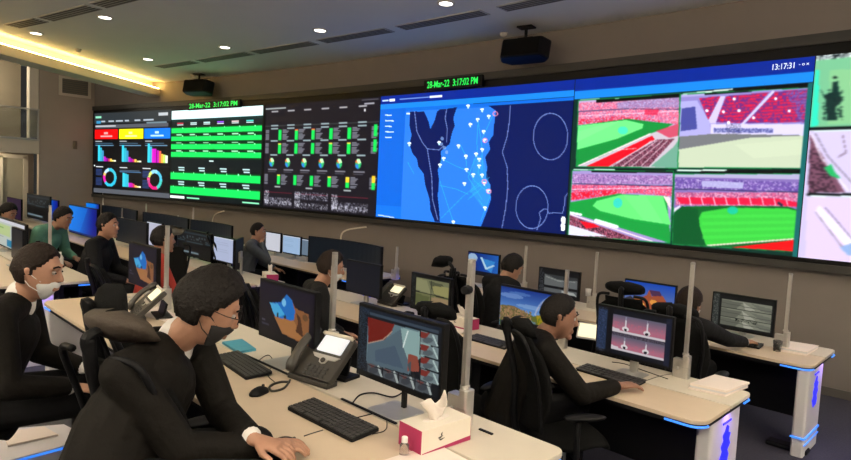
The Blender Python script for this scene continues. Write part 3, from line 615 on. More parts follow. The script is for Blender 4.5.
# ================================================================= DESKS
def desk(label, x0, x1, yf, yb, z, zf, right_panel=True, left_panel=True, slot_at=.36, ped=None, supports=()):
    cx = (x0+x1)/2; t = thing('control_desk', label, 'desk', (cx, (yf+yb)/2, zf)); o3 = Vector(t.location)
    W2 = (x1-x0)/2; y0, y1 = yf-o3.y, yb-o3.y; h = z-zf; ys = y1-slot_at
    def half(pts): return pts
    b = BM(); r = .10
    front = [(-W2+.01, ys-.012)] + [(-W2+r+r*math.cos(a), y0+r+r*math.sin(a)) for a in [PI+PI/2*k/6 for k in range(7)]] + [(W2-r+r*math.cos(a), y0+r+r*math.sin(a)) for a in [1.5*PI+PI/2*k/6 for k in range(7)]] + [(W2-.0, ys-.012)]
    front[0] = (-W2, ys-.012); prism(b, front, h-.025, h); obj('worktop', b, TOP, t, bevel=.004)
    b = BM(); r2 = .05
    rear = [(W2, ys+.006)] + [(W2-r2+r2*math.cos(a), y1-r2+r2*math.sin(a)) for a in [PI/2*k/5 for k in range(6)]] + [(-W2+r2+r2*math.cos(a), y1-r2+r2*math.sin(a)) for a in [PI/2+PI/2*k/5 for k in range(6)]] + [(-W2, ys+.006)]
    prism(b, rear, h-.025, h); obj('rear_top', b, TOPR, t, bevel=.004)
    b = BM(); prism(b, [(-W2+.01,y1-.01),(-W2+.01,y0+.09),(-W2+.09,y0+.01),(W2-.09,y0+.01),(W2-.01,y0+.09),(W2-.01,y1-.01)], h-.05, h-.0262); obj('edge_band', b, BLACK, t)
    b = BM(); box(b, (0, ys+.10, (h-.06)/2+.08), (2*W2-.3, .04, h-.22)); box(b, (0, y1-.1, h-.14), (2*W2-.3, .03, .16)); obj('modesty_panel', b, BLACK, t)
    for s, on in ((1, right_panel), (-1, left_panel)):
        if not on: continue
        pw = (ped or (yf+.02, yf+.49)); pa, pb = pw[0]-o3.y, pw[1]-o3.y
        xx = s*(W2-.06)
        b = BM(); prism(b, rrect(xx-.045, pa, xx+.045, pb, .02), .0, h-.052); p_ = obj('pedestal', b, WHITE, t, bevel=.003)
        b = BM(); box(b, (s*(W2-.012), (pa+pb)/2, .155), (.012, pb-pa-.02, .012)); box(b, (s*(W2-.012), (pa+pb)/2, .10), (.010, pb-pa-.02, .006)); box(b, (xx, pa-.004, .155), (.10,.012,.012)); obj('floor_light_strip', b, LED, t)
        b = BM(); box(b, (xx-s*.09, (pa+pb)/2-.1, .02), (.30, .12, .04)); obj('foot', b, BLACK, t, bevel=.015)
        # lit emblem: upright leafy mark
        b = BM(); ym = (pa+pb)/2; xs = s*(W2-.0135)
        prof = [(-.03,-.11),(.035,-.10),(.05,-.06),(.03,-.03),(.062,.0),(.04,.03),(.058,.06),(.025,.075),(.03,.105),(.005,.12),(-.02,.09),(-.045,.07),(-.03,.04),(-.06,.01),(-.04,-.02),(-.065,-.055),(-.045,-.075)]
        zc = h*.66; pts = [Vector((xs, ym+y_*1.35, zc+z_*1.1)) for y_, z_ in prof]; loft(b, [pts, [q+Vector((s*.003,0,0)) for q in pts]]); obj('emblem', b, EMB, p_)
        b = BM(); box(b, (s*(W2-.0120), ym, h-.10), (.006, .14, .012)); obj('logo_bar', b, EMB, p_)
        # led strips under the corners
        b = BM(); arc = [(s*(W2-.09)+s*.085*math.cos(a), y0+.09+.085*math.sin(a)) for a in [-PI/2-.0+PI/2*k/8 for k in range(9)]]
        arc = [(s*(W2-.22), y0+.005)] + arc
        tube(b, [Vector((x_, y_, h-.038)) for x_, y_ in arc], .0065, 6); obj('corner_light', b, LED, t)
        b = BM(); arc = [(s*(W2+.002), y1-.16), (s*(W2+.002), y1-.06), (s*(W2-.02), y1-.015), (s*(W2-.06), y1+.002)]
        tube(b, [Vector((x_, y_, h-.038)) for x_, y_ in arc], .0065, 6); obj('corner_light', b, LED, t)
        L = bpy.data.lights.new('led_glow', 'AREA'); L.energy = 1.6; L.color = (.30,.16,1.0); L.shape = 'RECTANGLE'; L.size = .3; L.size_y = .02
        lo = bpy.data.objects.new('led_glow', L); COL.objects.link(lo); lo.parent = t; lo.location = (s*(W2+.008), (y0+y1)/2, h-.04); lo.rotation_euler = (0, -s*.25, 0)
    for x_ in supports:
        b = BM(); box(b, (x_-cx, (y0+y1)/2, (h-.06)/2), (.06, .5, h-.07)); obj('support', b, BLACK, t)
    return t
Z1, F1 = .96, .22; Z2 = .74
desk('near front desk with tissue box and white top, closest to the viewer', -5.28, -1.19, 1.20, 2.07, Z1, F1, slot_at=.36, supports=(-3.9,-2.55))
desk('desk block left of the near one, its end panel lit purple at far left', -9.1, -6.09, 1.0, 1.84, Z1, F1, slot_at=.36, left_panel=False, supports=(-8.5,))
desk('middle row desk with the man in a black suit and binder at its end', -5.75, -1.14, 3.43, 4.28, Z2, 0, slot_at=.40, ped=(3.62,4.12), supports=(-2.9,-4.3))
desk('middle row left desk block behind the dark jacketed men', -17.6, -6.30, 3.15, 4.03, Z2, 0, slot_at=.40, left_panel=False, right_panel=False, supports=(-8.2,-9.6))
desk('far right desk nearest the video wall with glowing blue corners', -5.25, -1.03, 5.37, 6.22, Z2, 0, slot_at=.40, ped=(5.39,5.86), supports=(-2.6,-3.9))
desk('far left desk block below the dashboards with ultrawide monitors', -16.9, -6.05, 4.85, 5.72, Z2, 0, slot_at=.40, left_panel=False, supports=(-7.6,-9.2,-11,-13))

# ================================================================= POLES
def pole(px_, top_y, base_y, z, label, clear=False, cam_=False, Y=None, zl=1.0):
    p = on_y(px_, base_y, Y) if Y else on_z(px_, base_y, z); p.z = z
    tp = on_y(px_+5, top_y, p.y); H = tp.z-z
    t = thing('desk_pole', label, 'pole', p, 0, None)
    b = BM(); prism(b, rrect(-.0135,-.0135,.0135,.0135,.005,2), .05, H-.015)
    for s in (-1, 1): box(b, (s*.009,-.0145,H/2), (.004,.003,H-.16))
    obj('pole', b, ALU if not clear else STEEL, t)
    b = BM(); lathe(b, [(.001,H-.015),(.0165,H-.015),(.0165,H-.002),(.001,H)]); obj('cap', b, STEEL, t)
    b = BM(); prism(b, rrect(-.075,-.028,.0,.028,.006,2), .0, .13); prism(b, rrect(-.012,-.030,.034,.030,.012,3), -.0, .16); lathe(b, [(.001,.16),(.022,.16),(.022,.175),(.001,.178)], seg=14)
    obj('clamp', b, ALU, t, bevel=.003)
    b = BM(); box(b, (.012,-.031,.08), (.045,.004,.004)); lathe(b, [(.001,.0),(.012,.0),(.010,.02),(.001,.02)], (-.04,-.04,.06)); obj('clamp_screw', b, STEEL, t)
    if cam_:
        b = BM(); cyl(b, (0,-.01,H-.13), (.01,-.05,H-.13), .020, .018); obj('knob', b, BPL, t)
    return t
pole(463, 258, 425, Z1, 'tall metal pole with a black knob, beside the tissue box', cam_=True)
pole(331, 252, 359, Z1, 'metal pole behind the near desk telephone')
pole(166, 226, 309, Z1, 'metal pole left of the big black-haired man, above the coffee table clutter')
pole(684, 262, 378, Z2, 'metal pole by the binder on the middle desk')
pole(784, 273, 350, Z2, 'slim metal pole at the right end of the far desk')
pole(594, 252, 300, Z2, 'thin far pole right of the checkered monitor', Y=6.0)
pole(565, 270, 306, Z2, 'short pole in front of the far camera monitor', Y=4.2)
pole(395, 247, 297, Z2, 'pole beside the purple lit panel, behind the desk phone', Y=5.4)
pole(524, 246, 285, Z2, 'thinnest far pole right of the seated headphone wearer', Y=6.0)
pole(50, 206, 252, Z1, 'pole before the green shirted person at far left', Y=1.75)
pole(690, 262, 305, Z2, 'upper pole behind the head of the man facing away', Y=6.05)
for px_, ty, by, Y, lb in ((103,190,214,5.5,'white slim pole below the first dashboard'), (122,209,221,5.3,'short pole in the second gap of far monitors'), (146,204,221,5.5,'slim pole below the green dashboard left edge'), (178,216,226,5.4,'short pole behind the paired black monitors'), (193,208,228,5.5,'slim pole left of the white monitor')):
    pole(px_, ty, by, Z2, lb, Y=Y)

# ================================================================= MONITORS
def monitor(label, loc, rz, w_, h, pic=None, lift=.11, curve=0, name='monitor', stand=True, cat='monitor', body=BPL):
    t = thing(name, label, cat, loc, rz)
    N = 14 if curve else 1
    def arc(u): x = (u-.5)*w_; return Vector((x, -curve*(2*u-1)**2, 0))
    b = BM(); rings = []
    for i in range(N+1):
        p = arc(i/N); rings.append([p+Vector((0,0,lift)), p+Vector((0,.035,lift)), p+Vector((0,.035,lift+h)), p+Vector((0,0,lift+h))])
    loft(b, rings); obj('screen_body', b, body, t, bevel=.004)
    if stand:
        b = BM(); near_ = loc[2] > .9; box(b, (0,.06,lift*.5+.08), (.022 if near_ else .055,.03 if not near_ else .02,lift+.16)); box(b, (0,.045,lift+h*.4), (.16,.03,.14)); obj('stand_column', b, STEEL if not (curve or near_) else BPL, t, bevel=.003)
        b = BM(); prism(b, rrect(-.10,-.08,.10,.10,.02), 0, .008); obj('stand_base', b, STEEL, t, bevel=.003)
    if pic is not None:
        m_ = .012
        picture_mesh('display', pic, lambda u, v: arc((m_/w_)+(1-2*m_/w_)*u)+Vector((0,-.0025,lift+h-m_-.004-(h-2*m_-.012)*v)), SCRM, t)
    else:
        b = BM(); rings = []
        for i in range(N+1):
            p = arc(.02+.96*i/N)-Vector((0,.0025,0)); rings.append([p+Vector((0,0,lift+.016)), p+Vector((0,.002,lift+.016)), p+Vector((0,.002,lift+h-.012)), p+Vector((0,0,lift+h-.012))])
        loft(b, rings); obj('display', b, mat('dark_display', (.006,.008,.012), .3, noise=.05, emit=(.010,.014,.02), es=.5), t)
    return t
def desert(px=False):
    P = Pic(90, 56, bg=(24,20,34)); P.grad(np.ones_like(P.clip), (30,24,46), (22,20,26), P.V)
    star = [(.20,.36),(.40,.30),(.52,.12),(.62,.20),(.68,.32),(.92,.36),(.93,.92),(.46,.86),(.34,.66),(.28,.54)]
    P.poly(star, (150,100,62)); P.poly([(.20,.36),(.40,.30),(.52,.12),(.62,.20),(.68,.38),(.66,.56),(.34,.62),(.28,.54)], (30,120,205)); P.poly([(.20,.36),(.36,.34),(.5,.5),(.34,.6),(.28,.54)], (80,180,230))
    P.ell(.47,.28,.04,.07,(130,200,240)); P.ell(.36,.55,.02,.05,(20,50,70)); P.ell(.50,.55,.02,.06,(20,50,70)); P.poly([(.30,.60),(.66,.56),(.92,.90),(.46,.86)], (176,122,74)); P.poly([(.70,.40),(.78,.46),(.84,.80),(.70,.74),(.74,.56)], (84,52,34)); P.ell(.86,.44,.05,.06,(110,78,50))
    P.uv(.05,.70,.12,.74,(90,90,110)); P.uv(.05,.78,.2,.80,(70,70,90)); return P
def cctv():
    q = ((361,308.5),(441.5,327.5),(437,394),(357.5,369.5)); P = Pic(150, 95, q, (16,24,34))
    k = .1653; z5 = lambda pts: zz(pts, 340, 330, k); z6 = lambda pts: zz(pts, 340, 280, .1305)
    P.poly([(361,308),(442,327),(442,332),(361,313)], (24,36,52)); P.speck(P.U < .13, (70,90,110), .3, .7); P.uv(.14,.05,.97,.09,(60,76,92))
    P.poly([(369,319),(430,333),(409,371),(367,362)], (104,130,140)); P.poly([(369,319),(396,325),(392,334),(385,340),(369,343)], (122,34,26)); P.poly([(369,343),(385,340),(404,328),(412,330),(409,371),(367,362)], (92,112,124)); P.line([(369,343.5),(384,340),(393,332)], .9, (190,160,140))
    P.poly([(402,328),(432,334),(430,350),(410,362),(404,345)], (148,178,176)); P.line([(404,346),(409,331)], 1.2, (225,238,235)); P.poly([(409,352),(418,354),(420,368),(408,368)], (150,80,66)); P.poly([(408,362),(412,358),(411,372)], (80,90,96)); P.poly([(376,350),(396,345),(404,366),(376,360)], (80,98,116))
    for i in range(4):
        x0 = 368+i*16; y0 = 361.5+i*4.4; P.poly([(x0,y0),(x0+14.5,y0+4),(x0+14,y0+14),(x0-.5,y0+10.2)], (86,92,98)); P.line([(x0+11,y0+3.5),(x0+14,y0+13)], 2, (176,186,184)); P.poly([(x0+1,y0+1),(x0+8,y0+3),(x0+5,y0+6)], (120,70,64)); P.ell(x0+6,y0+7.5,4.5,3,(64,70,78))
    for i in range(4):
        y0 = 332.5+i*11.6; P.poly([(421,y0-2.2),(438,y0+2),(437.3,y0+12.2),(420.5,y0+8)], (124,140,144)); P.poly([(421,y0-1.5),(430,y0),(426,y0+5),(421,y0+4)], (132,52,46)); P.line([(433,y0+2),(437,y0+11)], 1.5, (186,206,204)); P.ell(428,y0+6.5,5,2.6,(78,88,96),.7)
    P.line([(367,363),(437,383)], .8, (16,22,30)); P.line([(421,330),(419.5,378)], .8, (16,22,30)); P.uv(0,.96,1,1,(10,14,20)); return P
def beige():
    P = Pic(70, 46, bg=(22,24,24)); P.uv(.12,.08,.97,.92,(120,122,84)); P.uv(.12,.08,.97,.5,(128,130,98))
    P.poly([(.12,.10),(.40,.12),(.52,.5),(.12,.45)], (150,150,112)); P.poly([(.45,.12),(.8,.15),(.95,.42),(.6,.5)], (66,70,52), .6); P.poly([(.55,.25),(.96,.2),(.96,.5),(.6,.48)], (160,156,104)); P.poly([(.12,.56),(.5,.6),(.4,.9),(.12,.85)], (98,104,66)); P.poly([(.55,.58),(.96,.56),(.96,.9),(.5,.9)], (160,138,104)); P.line([(.12,.5),(.97,.53)], .03, (30,32,28)); P.line([(.52,.1),(.52,.92)], .02, (40,42,36)); P.speck(P.U < .1, (90,96,96), .2, .6); return P
def rainbow():
    P = Pic(100, 60, bg=(30,80,180)); P.grad(np.ones_like(P.clip), (24,62,150), (112,160,220), P.V*1.8); P.ell(.2,.2,.22,.06,(150,180,230),.6); P.ell(.35,.12,.2,.04,(120,160,220),.5); P.ell(.6,.4,.3,.05,(170,200,235),.5)
    P.poly([(0,.48),(.25,.44),(.5,.55),(.62,.6),(.75,.52),(1,.50),(1,1),(0,1)], (110,112,50)); P.poly([(0,.5),(.25,.46),(.5,.56),(.6,.7),(.5,.9),(0,.95)], (150,118,88)); P.speck((P.V > .5) & (P.U < .6), (96,104,52), .4, .8, 2); P.speck((P.V > .5) & (P.U < .6), (186,150,110), .3, .8, 2); P.poly([(.66,.56),(1,.54),(1,.78),(.72,.85)], (172,150,30)); P.poly([(0,.85),(.5,.88),(1,.86),(1,1),(0,1)], (70,110,34)); P.poly([(.55,.72),(.66,.74),(.70,1),(.5,1)], (110,136,140)); P.speck((P.V > .56) & (P.U > .6), (90,130,40), .25, .7, 2)
    d = np.hypot((P.U-1.05)/.42, (P.V-.75)/.75); P.put((np.abs(d-1) < .03) & (P.V < .56), (190,205,235), .6); P.put((np.abs(d-.98) < .012) & (P.V < .56), (230,190,170), .5); return P
def towers():
    P = Pic(110, 66, bg=(20,24,36)); P.uv(0,.05,.13,.95,(38,54,84)); P.speck(P.U < .12, (90,110,150), .3, .5); P.uv(.22,.12,.93,.90,(198,188,200))
    for (v0, v1) in ((.12,.50),(.58,.90)):
        m_ = (P.U > .22) & (P.U < .93) & (P.V > v0) & (P.V < v1); P.grad(m_, (110,106,126), (188,120,142), (P.V-v0)/(v1-v0)*1.5); P.speck(m_ & (P.V > v0+.15), (205,110,130), .3, .5, 2)
        for cx in (.40,.69):
            P.line([(cx,v0+.06),(cx,v1-.08)], .022, (226,220,226)); P.ell(cx,v1-.10,.045,.05,(235,228,230)); P.ell(cx,v1-.08,.022,.035,(40,30,44)); P.line([(cx,v0+.02),(cx,v0+.08)], .012, (150,150,170))
        P.poly([(.22,v1-.05),(.93,v1-.05),(.93,v1),(.22,v1)], (220,212,218)); P.poly([(.22,v1-.09),(.36,v1-.06),(.22,v1-.04)], (225,215,220))
    P.uv(.22,.50,.93,.58,(96,88,104)); P.speck((P.V > .5) & (P.V < .58) & (P.U > .22) & (P.U < .93), (60,56,70), .4); P.uv(.13,0,.22,1,(14,16,24)); P.uv(.93,0,1,1,(26,34,58)); return P
def greycam(n=3):
    P = Pic(80, 50, bg=(24,26,26)); P.uv(.0,0,.11,1,(52,56,54)); P.speck(P.U < .1, (120,124,118), .25, .7)
    hs = [(.13,.38),(.40,.66),(.68,.93)] if n == 3 else [(.18,.55),(.60,.9)]
    for i, (v0, v1) in enumerate(hs):
        P.uv(.15,v0,.97,v1,(140,142,126)); P.poly([(.15,v0+.02),(.5,v0+.05),(.4,v1),(.15,v1)], (110,112,100)); P.poly([(.5,v0+.02),(.72,v1-.02),(.55,v1)], (176,176,160)); P.poly([(.62,v0+.02),(.97,v0+.1),(.97,v1),(.8,v1-.05)], (120,122,110)); P.line([(.15,v0+.12),(.97,v0+.18)], .02, (90,92,84))
    P.speck((P.U > .4) & (P.U < .75) & (P.V > .66) & (P.V < .76), (30,32,30), .4); return P
def checker():
    P = Pic(60, 40, bg=(22,24,28)); P.uv(.15,.2,.97,.62,(108,112,112)); P.poly([(.15,.2),(.5,.36),(.97,.3),(.97,.2)], (60,64,66)); P.uv(.15,.74,.97,.88,(100,104,106)); P.speck(P.U < .12, (110,114,120), .3, .6); P.poly([(.6,.75),(.9,.78),(.97,.9),(.6,.86)], (176,180,176)); P.line([(.2,.3),(.5,.4),(.9,.35)], .04, (150,154,150)); return P
def castle():
    P = Pic(80, 46, bg=(40,100,190)); P.grad(np.ones_like(P.clip), (28,84,196), (112,130,190), P.V*1.6); P.poly([(0,.62),(.3,.55),(.5,.6),(1,.55),(1,1),(0,1)], (205,128,60)); P.poly([(.32,.9),(.36,.5),(.45,.4),(.5,.22),(.56,.42),(.66,.3),(.78,.35),(.88,.6),(.9,.95)], (176,92,60)); P.poly([(.5,.22),(.7,.2),(.76,.35),(.56,.4)], (90,56,90)); P.ell(.6,.6,.08,.08,(245,170,80)); P.ell(.3,.72,.12,.07,(248,190,90)); P.ell(.75,.75,.08,.1,(240,150,110)); P.poly([(0,.6),(.12,.5),(.22,.6),(.1,.8)], (60,60,70)); return P
def blueabs():
    P = Pic(60, 40, bg=(10,60,160)); P.grad(np.ones_like(P.clip), (6,40,130), (40,110,200), P.U); P.ell(.15,.25,.16,.22,(170,200,230)); P.poly([(.4,.2),(.9,.3),(.8,.85),(.6,.7)], (60,150,225)); P.line([(.45,.2),(.62,.7),(.85,.5)], .07, (190,225,245)); P.uv(0,.85,1,1,(14,20,40)); return P
def winblue():
    P = Pic(60, 40, bg=(4,60,190)); P.grad(np.ones_like(P.clip), (10,150,255), (4,24,150), P.U**2*1.1+P.V*.08); P.poly([(.0,.0),(.7,0),(.4,1),(0,1)], (16,140,250), .6); P.uv(0,.93,1,1,(10,40,120)); return P
def doc(c=(196,206,236), accent=True):
    P = Pic(50, 34, bg=c); P.uv(0,0,1,.06,(220,226,240))
    if accent:
        for k in range(6): P.uv(.1,.2+.1*k,.6+.05*(k%3),.22+.1*k,tuple(x-14 for x in c))
    return P
def sheet():
    P = Pic(60, 40, bg=(206,214,206)); P.uv(0,.0,1,.12,(228,228,236)); P.uv(.0,.18,.6,.6,(204,222,160)); P.uv(.05,.3,.4,.35,(150,190,110)); P.uv(.5,.7,.72,.95,(30,140,180)); P.uv(.1,.65,.4,.68,(160,170,170)); return P
def dash():
    P = Pic(60, 30, bg=(8,12,18)); P.uv(.02,.06,.98,.12,(50,64,74)); P.speck((P.V > .2) & (P.V < .35), (110,130,140), .2, .7, 2); P.uv(.05,.86,.7,.92,(120,140,150)); P.line([(.02,.4),(.6,.45),(.98,.42)], .03, (70,90,100)); return P
def mon_at(label, xl, xr, ytop, Y, z, pic, h=.34, curve=0, rz=0, lift=.11, wmin=None, **k):
    a, c = on_y(xl, ytop, Y), on_y(xr, ytop, Y); x0, x1 = a.x, c.x; wd = x1-x0; lift = max(.03, a.z-z-h)
    return monitor(label, ((x0+x1)/2, Y, z), rz, wd, h, pic, lift, curve, **k)
MY1 = 1.80
monitor('near monitor showing camera views, behind the tissue box', (-1.91, MY1, Z1), 0, .555, .345, cctv(), .105)
monitor('near monitor with dark cave and beach wallpaper, left of the telephone', (-2.815, MY1, Z1), 0, .56, .335, desert(), .105)
monitor('monitor with cave wallpaper in front of the red shirted person', (-5.03, MY1+.05, Z1), 0, .60, .35, desert(), .09)
mon_at('monitor with pale green spreadsheet at the left edge', -8, 25, 229, 1.62, Z1, sheet(), .36, lift=.05)
monitor('black backed monitor behind the spreadsheet one', (-7.35, 1.45, Z1), 0, .5, .33, None, .06)
MY2 = 3.97
monitor('middle row monitor showing pink tower images', (-1.835, MY2, Z2), 0, .555, .355, towers(), .10)
monitor('middle row monitor with rainbow over a valley wallpaper', (-2.72, MY2, Z2), 0, .56, .36, rainbow(), .11)
monitor('middle row monitor with yellowish camera views', (-3.80, MY2, Z2), 0, .52, .35, beige(), .08)
monitor('dim blue-grey monitor in front of the masked man', (-4.78, MY2, Z2), 0, .555, .345, Pic(20,14,bg=(24,28,40)), .09)
mon_at('right one of the black dashboards, beside the white monitor', 172, 212.5, 228, MY2, Z2, dash(), .40, lift=.05, curve=.02)
mon_at('white document monitor in the middle row, right of the black wide one', 214, 238, 235, MY2, Z2, doc(), .36, lift=.07)
monitor('side-turned monitor with blue wallpaper sliver', (-7.22, 3.85, Z2), math.radians(-39), .52, .40, winblue(), .06)
mon_at('black monitor before the man in profile at left', 116, 147, 222, MY2-.2, Z2, None, .42, lift=.06)
mon_at('white monitor partly hidden by the red shirted person', 147, 162, 224, MY2, Z2, doc((214,214,232), False), .42, lift=.06)
mon_at('bright blue desktop monitor at left', 69, 97, 212.5, 3.5, Z2, winblue(), .55, lift=.30, body=BPL)
mon_at('dark monitor above the green shirted person, purple picture at left edge', 7, 21, 201, 3.3, Z2, Pic(20,14,bg=(40,10,60)), .50, lift=.40)
mon_at('wide far monitor with blue glow above the green shirt', 42, 58, 201, 4.0, Z2, winblue(), .5, lift=.42)
mon_at('dark monitor with a strip of white icons behind the left pole', 27, 50, 203, 3.75, Z2, dash(), .6, lift=.30)
MY3 = 6.02
monitor('rightmost far monitor showing grey camera views', (-1.745, MY3, Z2), 0, .545, .34, greycam(), .04)
monitor('far monitor with castle at sunset wallpaper', (on_y(676,290,MY3).x-.27, MY3, Z2), 0, .55, .35, castle(), .03)
monitor('far monitor with small grey camera views behind the short pole', (-3.72, MY3, Z2), 0, .55, .33, checker(), .04)
monitor('far monitor with blue and white abstract wallpaper', (-4.85, MY3, Z2), 0, .52, .30, blueabs(), .14)
FY = 5.35
def far(label, xl, xr, yt, h, pic=None, curve=.10, Y=FY, lift=.06): return mon_at(label, xl, xr, yt, Y, Z2, pic, h, curve=curve, lift=lift)
far('large curved black ultrawide monitor, centre of the back row', 315, 389, 236, .40, None, .12, lift=.09)
far('white desktop monitor directly beside the thoughtful man', 266, 281, 231, .33, doc((226,228,238), False), 0, lift=.04)
far('middle of the three bright monitors by the thoughtful man', 283, 301, 234, .31, winblue() and doc((176,206,240)), 0, lift=.03)
far('narrow pale monitor at the right of the bright trio', 302, 309, 238, .28, doc((120,140,160), False), 0, lift=.03)
far('curved black ultrawide behind the paired dashboards', 195, 237, 221, .36, None, .10)
far('curved black ultrawide below the green dashboard', 147, 193, 214, .36, None, .10)
far('curved black ultrawide below the first dashboard', 106, 141, 209, .36, None, .10)
far('farthest dark ultrawide glowing blue, left of the first dashboard', 88, 101, 208, .40, winblue(), .05, Y=5.1)

# ================================================================= OFFICE CHAIRS
def chair(label, loc, rz, head=True, hr=HRF, hz=0, tilt=0, hh=.060):
    t = thing('office_chair', label, 'chair', loc, rz)
    b = BM()
    for k in range(5):
        a = 2*PI*k/5+.3; e = Vector((.30*math.cos(a), .30*math.sin(a), .075)); tube(b, [Vector((0,0,.11)), e*.5+Vector((0,0,.055)), e], [.028,.022,.016], 8)
    obj('star_base', b, BPL, t)
    for k in range(5):
        a = 2*PI*k/5+.3; b = BM(); cyl(b, (.30*math.cos(a)-.02*math.sin(a), .30*math.sin(a)+.02*math.cos(a), .032), (.30*math.cos(a)+.02*math.sin(a), .30*math.sin(a)-.02*math.cos(a), .032), .032, seg=12)
        obj('caster', b, BPL, t)
    b = BM(); cyl(b, (0,0,.10), (0,0,.42), .028); cyl(b, (0,0,.10), (0,0,.26), .04); obj('gas_lift', b, STEEL, t)
    b = BM(); rings = []
    for i in range(9):
        y = -.23+.47*i/8; wd = .24-.03*abs(i-4)/4-(.05 if i in (0,8) else 0); z = .47+.012*math.cos(i)-(.03 if i == 8 else 0)
        rings.append([Vector((wd*math.cos(a), y, z+.045*math.sin(a)*(1 if math.sin(a) > 0 else .8))) for a in [2*PI*k/16 for k in range(16)]])
    loft(b, rings); obj('seat', b, MESHF, t, smooth=True)
    b = BM(); rings = []                                    # backrest: curved sheet, narrow at the waist
    for i in range(13):
        u = i/12; z = .56+.56*u; wd = .225-.035*math.cos(u*PI*2)*.6-(.05*(u > .9))-.02*(u < .1); yb_ = -.25-.05*math.sin(u*PI*.9)*-1-.10*u*u-.02
        ring = []
        for k in range(13): x = -1+2*k/12; ring.append(Vector((wd*x, yb_+.05*x*x, z)))
        for k in range(12, -1, -1): x = -1+2*k/12; ring.append(Vector((wd*x, yb_+.05*x*x-.022, z)))
        rings.append(ring)
    loft(b, rings); obj('backrest', b, MESHF, t, smooth=True)
    b = BM(); tube(b, spline([(0,-.02,.42),(0,-.26,.44),(0,-.33,.60),(0,-.34,.85),(0,-.40,1.10),(0,-.41,1.20)]), .022, 8)
    for s in (-1, 1): tube(b, spline([(s*.205,-.23,.56),(s*.19,-.24,.72),(s*.215,-.29,.92),(s*.20,-.37,1.12),(s*.10,-.40,1.15)]), .013, 8)
    obj('back_frame', b, BPL, t, smooth=True)
    for s in (-1, 1):
        b = BM(); tube(b, spline([(s*.20,-.02,.43),(s*.29,-.04,.45),(s*.30,-.05,.55),(s*.29,-.04,.66)]), .018, 8); ar = obj('armrest', b, BPL, t)
        b = BM(); ball(b, (s*.285, .0, .685), (.045,.135,.02)); obj('arm_pad', b, BPL, ar, smooth=True)
    if head:
        b = BM(); rings = []
        for i in range(9):
            u = -1+2*i/8; z = 1.27+hz+hh*u; e = math.sqrt(max(.02, 1-abs(u)**3)); wd = .17*e; th = .024*e+.003; yb_ = -.35+.03*u*u-.02*u+tilt*u
            ring = []
            for k in range(13): x = -1+2*k/12; ring.append(Vector((wd*x, yb_+.06*x*x+th*(1-x**4)**.5 if abs(x) < 1 else yb_+.06, z)))
            for k in range(11, 0, -1): x = -1+2*k/12; ring.append(Vector((wd*x, yb_+.06*x*x-th*(1-x**4)**.5, z)))
            rings.append(ring)
        loft(b, rings); obj('headrest', b, hr, t, smooth=True)
        b = BM(); tube(b, spline([(0,-.40,1.12),(0,-.42,1.20),(0,-.37,1.27+hz)]), .018, 8); obj('headrest_arm', b, BPL, t)
    return t

def chair_at(label, x, y, d, deg, zf=0, **k):
    """places a chair so that its headrest is where the photograph shows it, at distance d"""
    p = Vector((0,0,CZ))+ray(x, y)*d; a = math.radians(deg); o = Matrix.Rotation(a, 3, 'Z') @ Vector((0,-.35,0))
    return chair(label, (p.x-o.x, p.y-o.y, zf), a, hz=p.z-zf-1.27, **k)
# ================================================================= PEOPLE
def cap(bm, p0, p1, r0, r1, side=None, k0=1.0, k1=1.0, seg=14):
    p0, p1 = Vector(p0), Vector(p1); d = p1-p0; L = d.length; d = d/L if L > 1e-6 else Vector((0,0,1))
    s = (Vector(side)-d*Vector(side).dot(d)).normalized() if side is not None else frame_of(d)[0]; t = d.cross(s)
    rings = []
    for i in range(1, 5):
        a = PI/2*i/5; rings.append((p0-d*(r0*min(k0,1)*math.cos(a)), r0*math.sin(a), k0))
    rings.append((p0, r0, k0)); rings.append(((p0+p1)/2, (r0+r1)/2, (k0+k1)/2)); rings.append((p1, r1, k1))
    for i in range(1, 5):
        a = PI/2*i/5; rings.append((p1+d*(r1*min(k1,1)*math.sin(a)), r1*math.cos(a), k1))
    loft(bm, [[c+(s*math.cos(a)+t*k*math.sin(a))*r for a in [2*PI*j/seg for j in range(seg)]] for c, r, k in rings])
def remeshed(name, bm, voxel, mtl, parent, smooth=4):
    me = bpy.data.meshes.new(name); bmesh.ops.recalc_face_normals(bm, faces=bm.faces[:]); bm.to_mesh(me); bm.free()
    o = bpy.data.objects.new(name, me); COL.objects.link(o)
    r = o.modifiers.new('r', 'REMESH'); r.mode = 'VOXEL'; r.voxel_size = voxel
    s = o.modifiers.new('s', 'SMOOTH'); s.factor = .5; s.iterations = smooth
    bpy.context.view_layer.update(); dg = bpy.context.evaluated_depsgraph_get()
    me2 = bpy.data.meshes.new_from_object(o.evaluated_get(dg)); bpy.data.objects.remove(o); bpy.data.meshes.remove(me)
    me2.name = name; me2.materials.clear(); me2.materials.append(mtl)
    for p in me2.polygons: p.use_smooth = True
    o = bpy.data.objects.new(name, me2); COL.objects.link(o); o.parent = parent; return o
def head_pt(x, y, z):
    """unit direction -> point of the skull and jaw (local: y is the face)"""
    px_, py_, pz_ = .076*x, .097*y, .120*z
    if z < 0:
        t = min(1, -z); px_ *= 1-.30*t*t; 
        if y < 0: py_ *= 1-.55*t
        else: py_ = py_*(1-.05*t)+.010*t
    if y > .3: py_ -= .012*(y-.3)
    if z > 0 and y < 0: py_ *= 1.04
    return Vector((px_, py_, pz_))
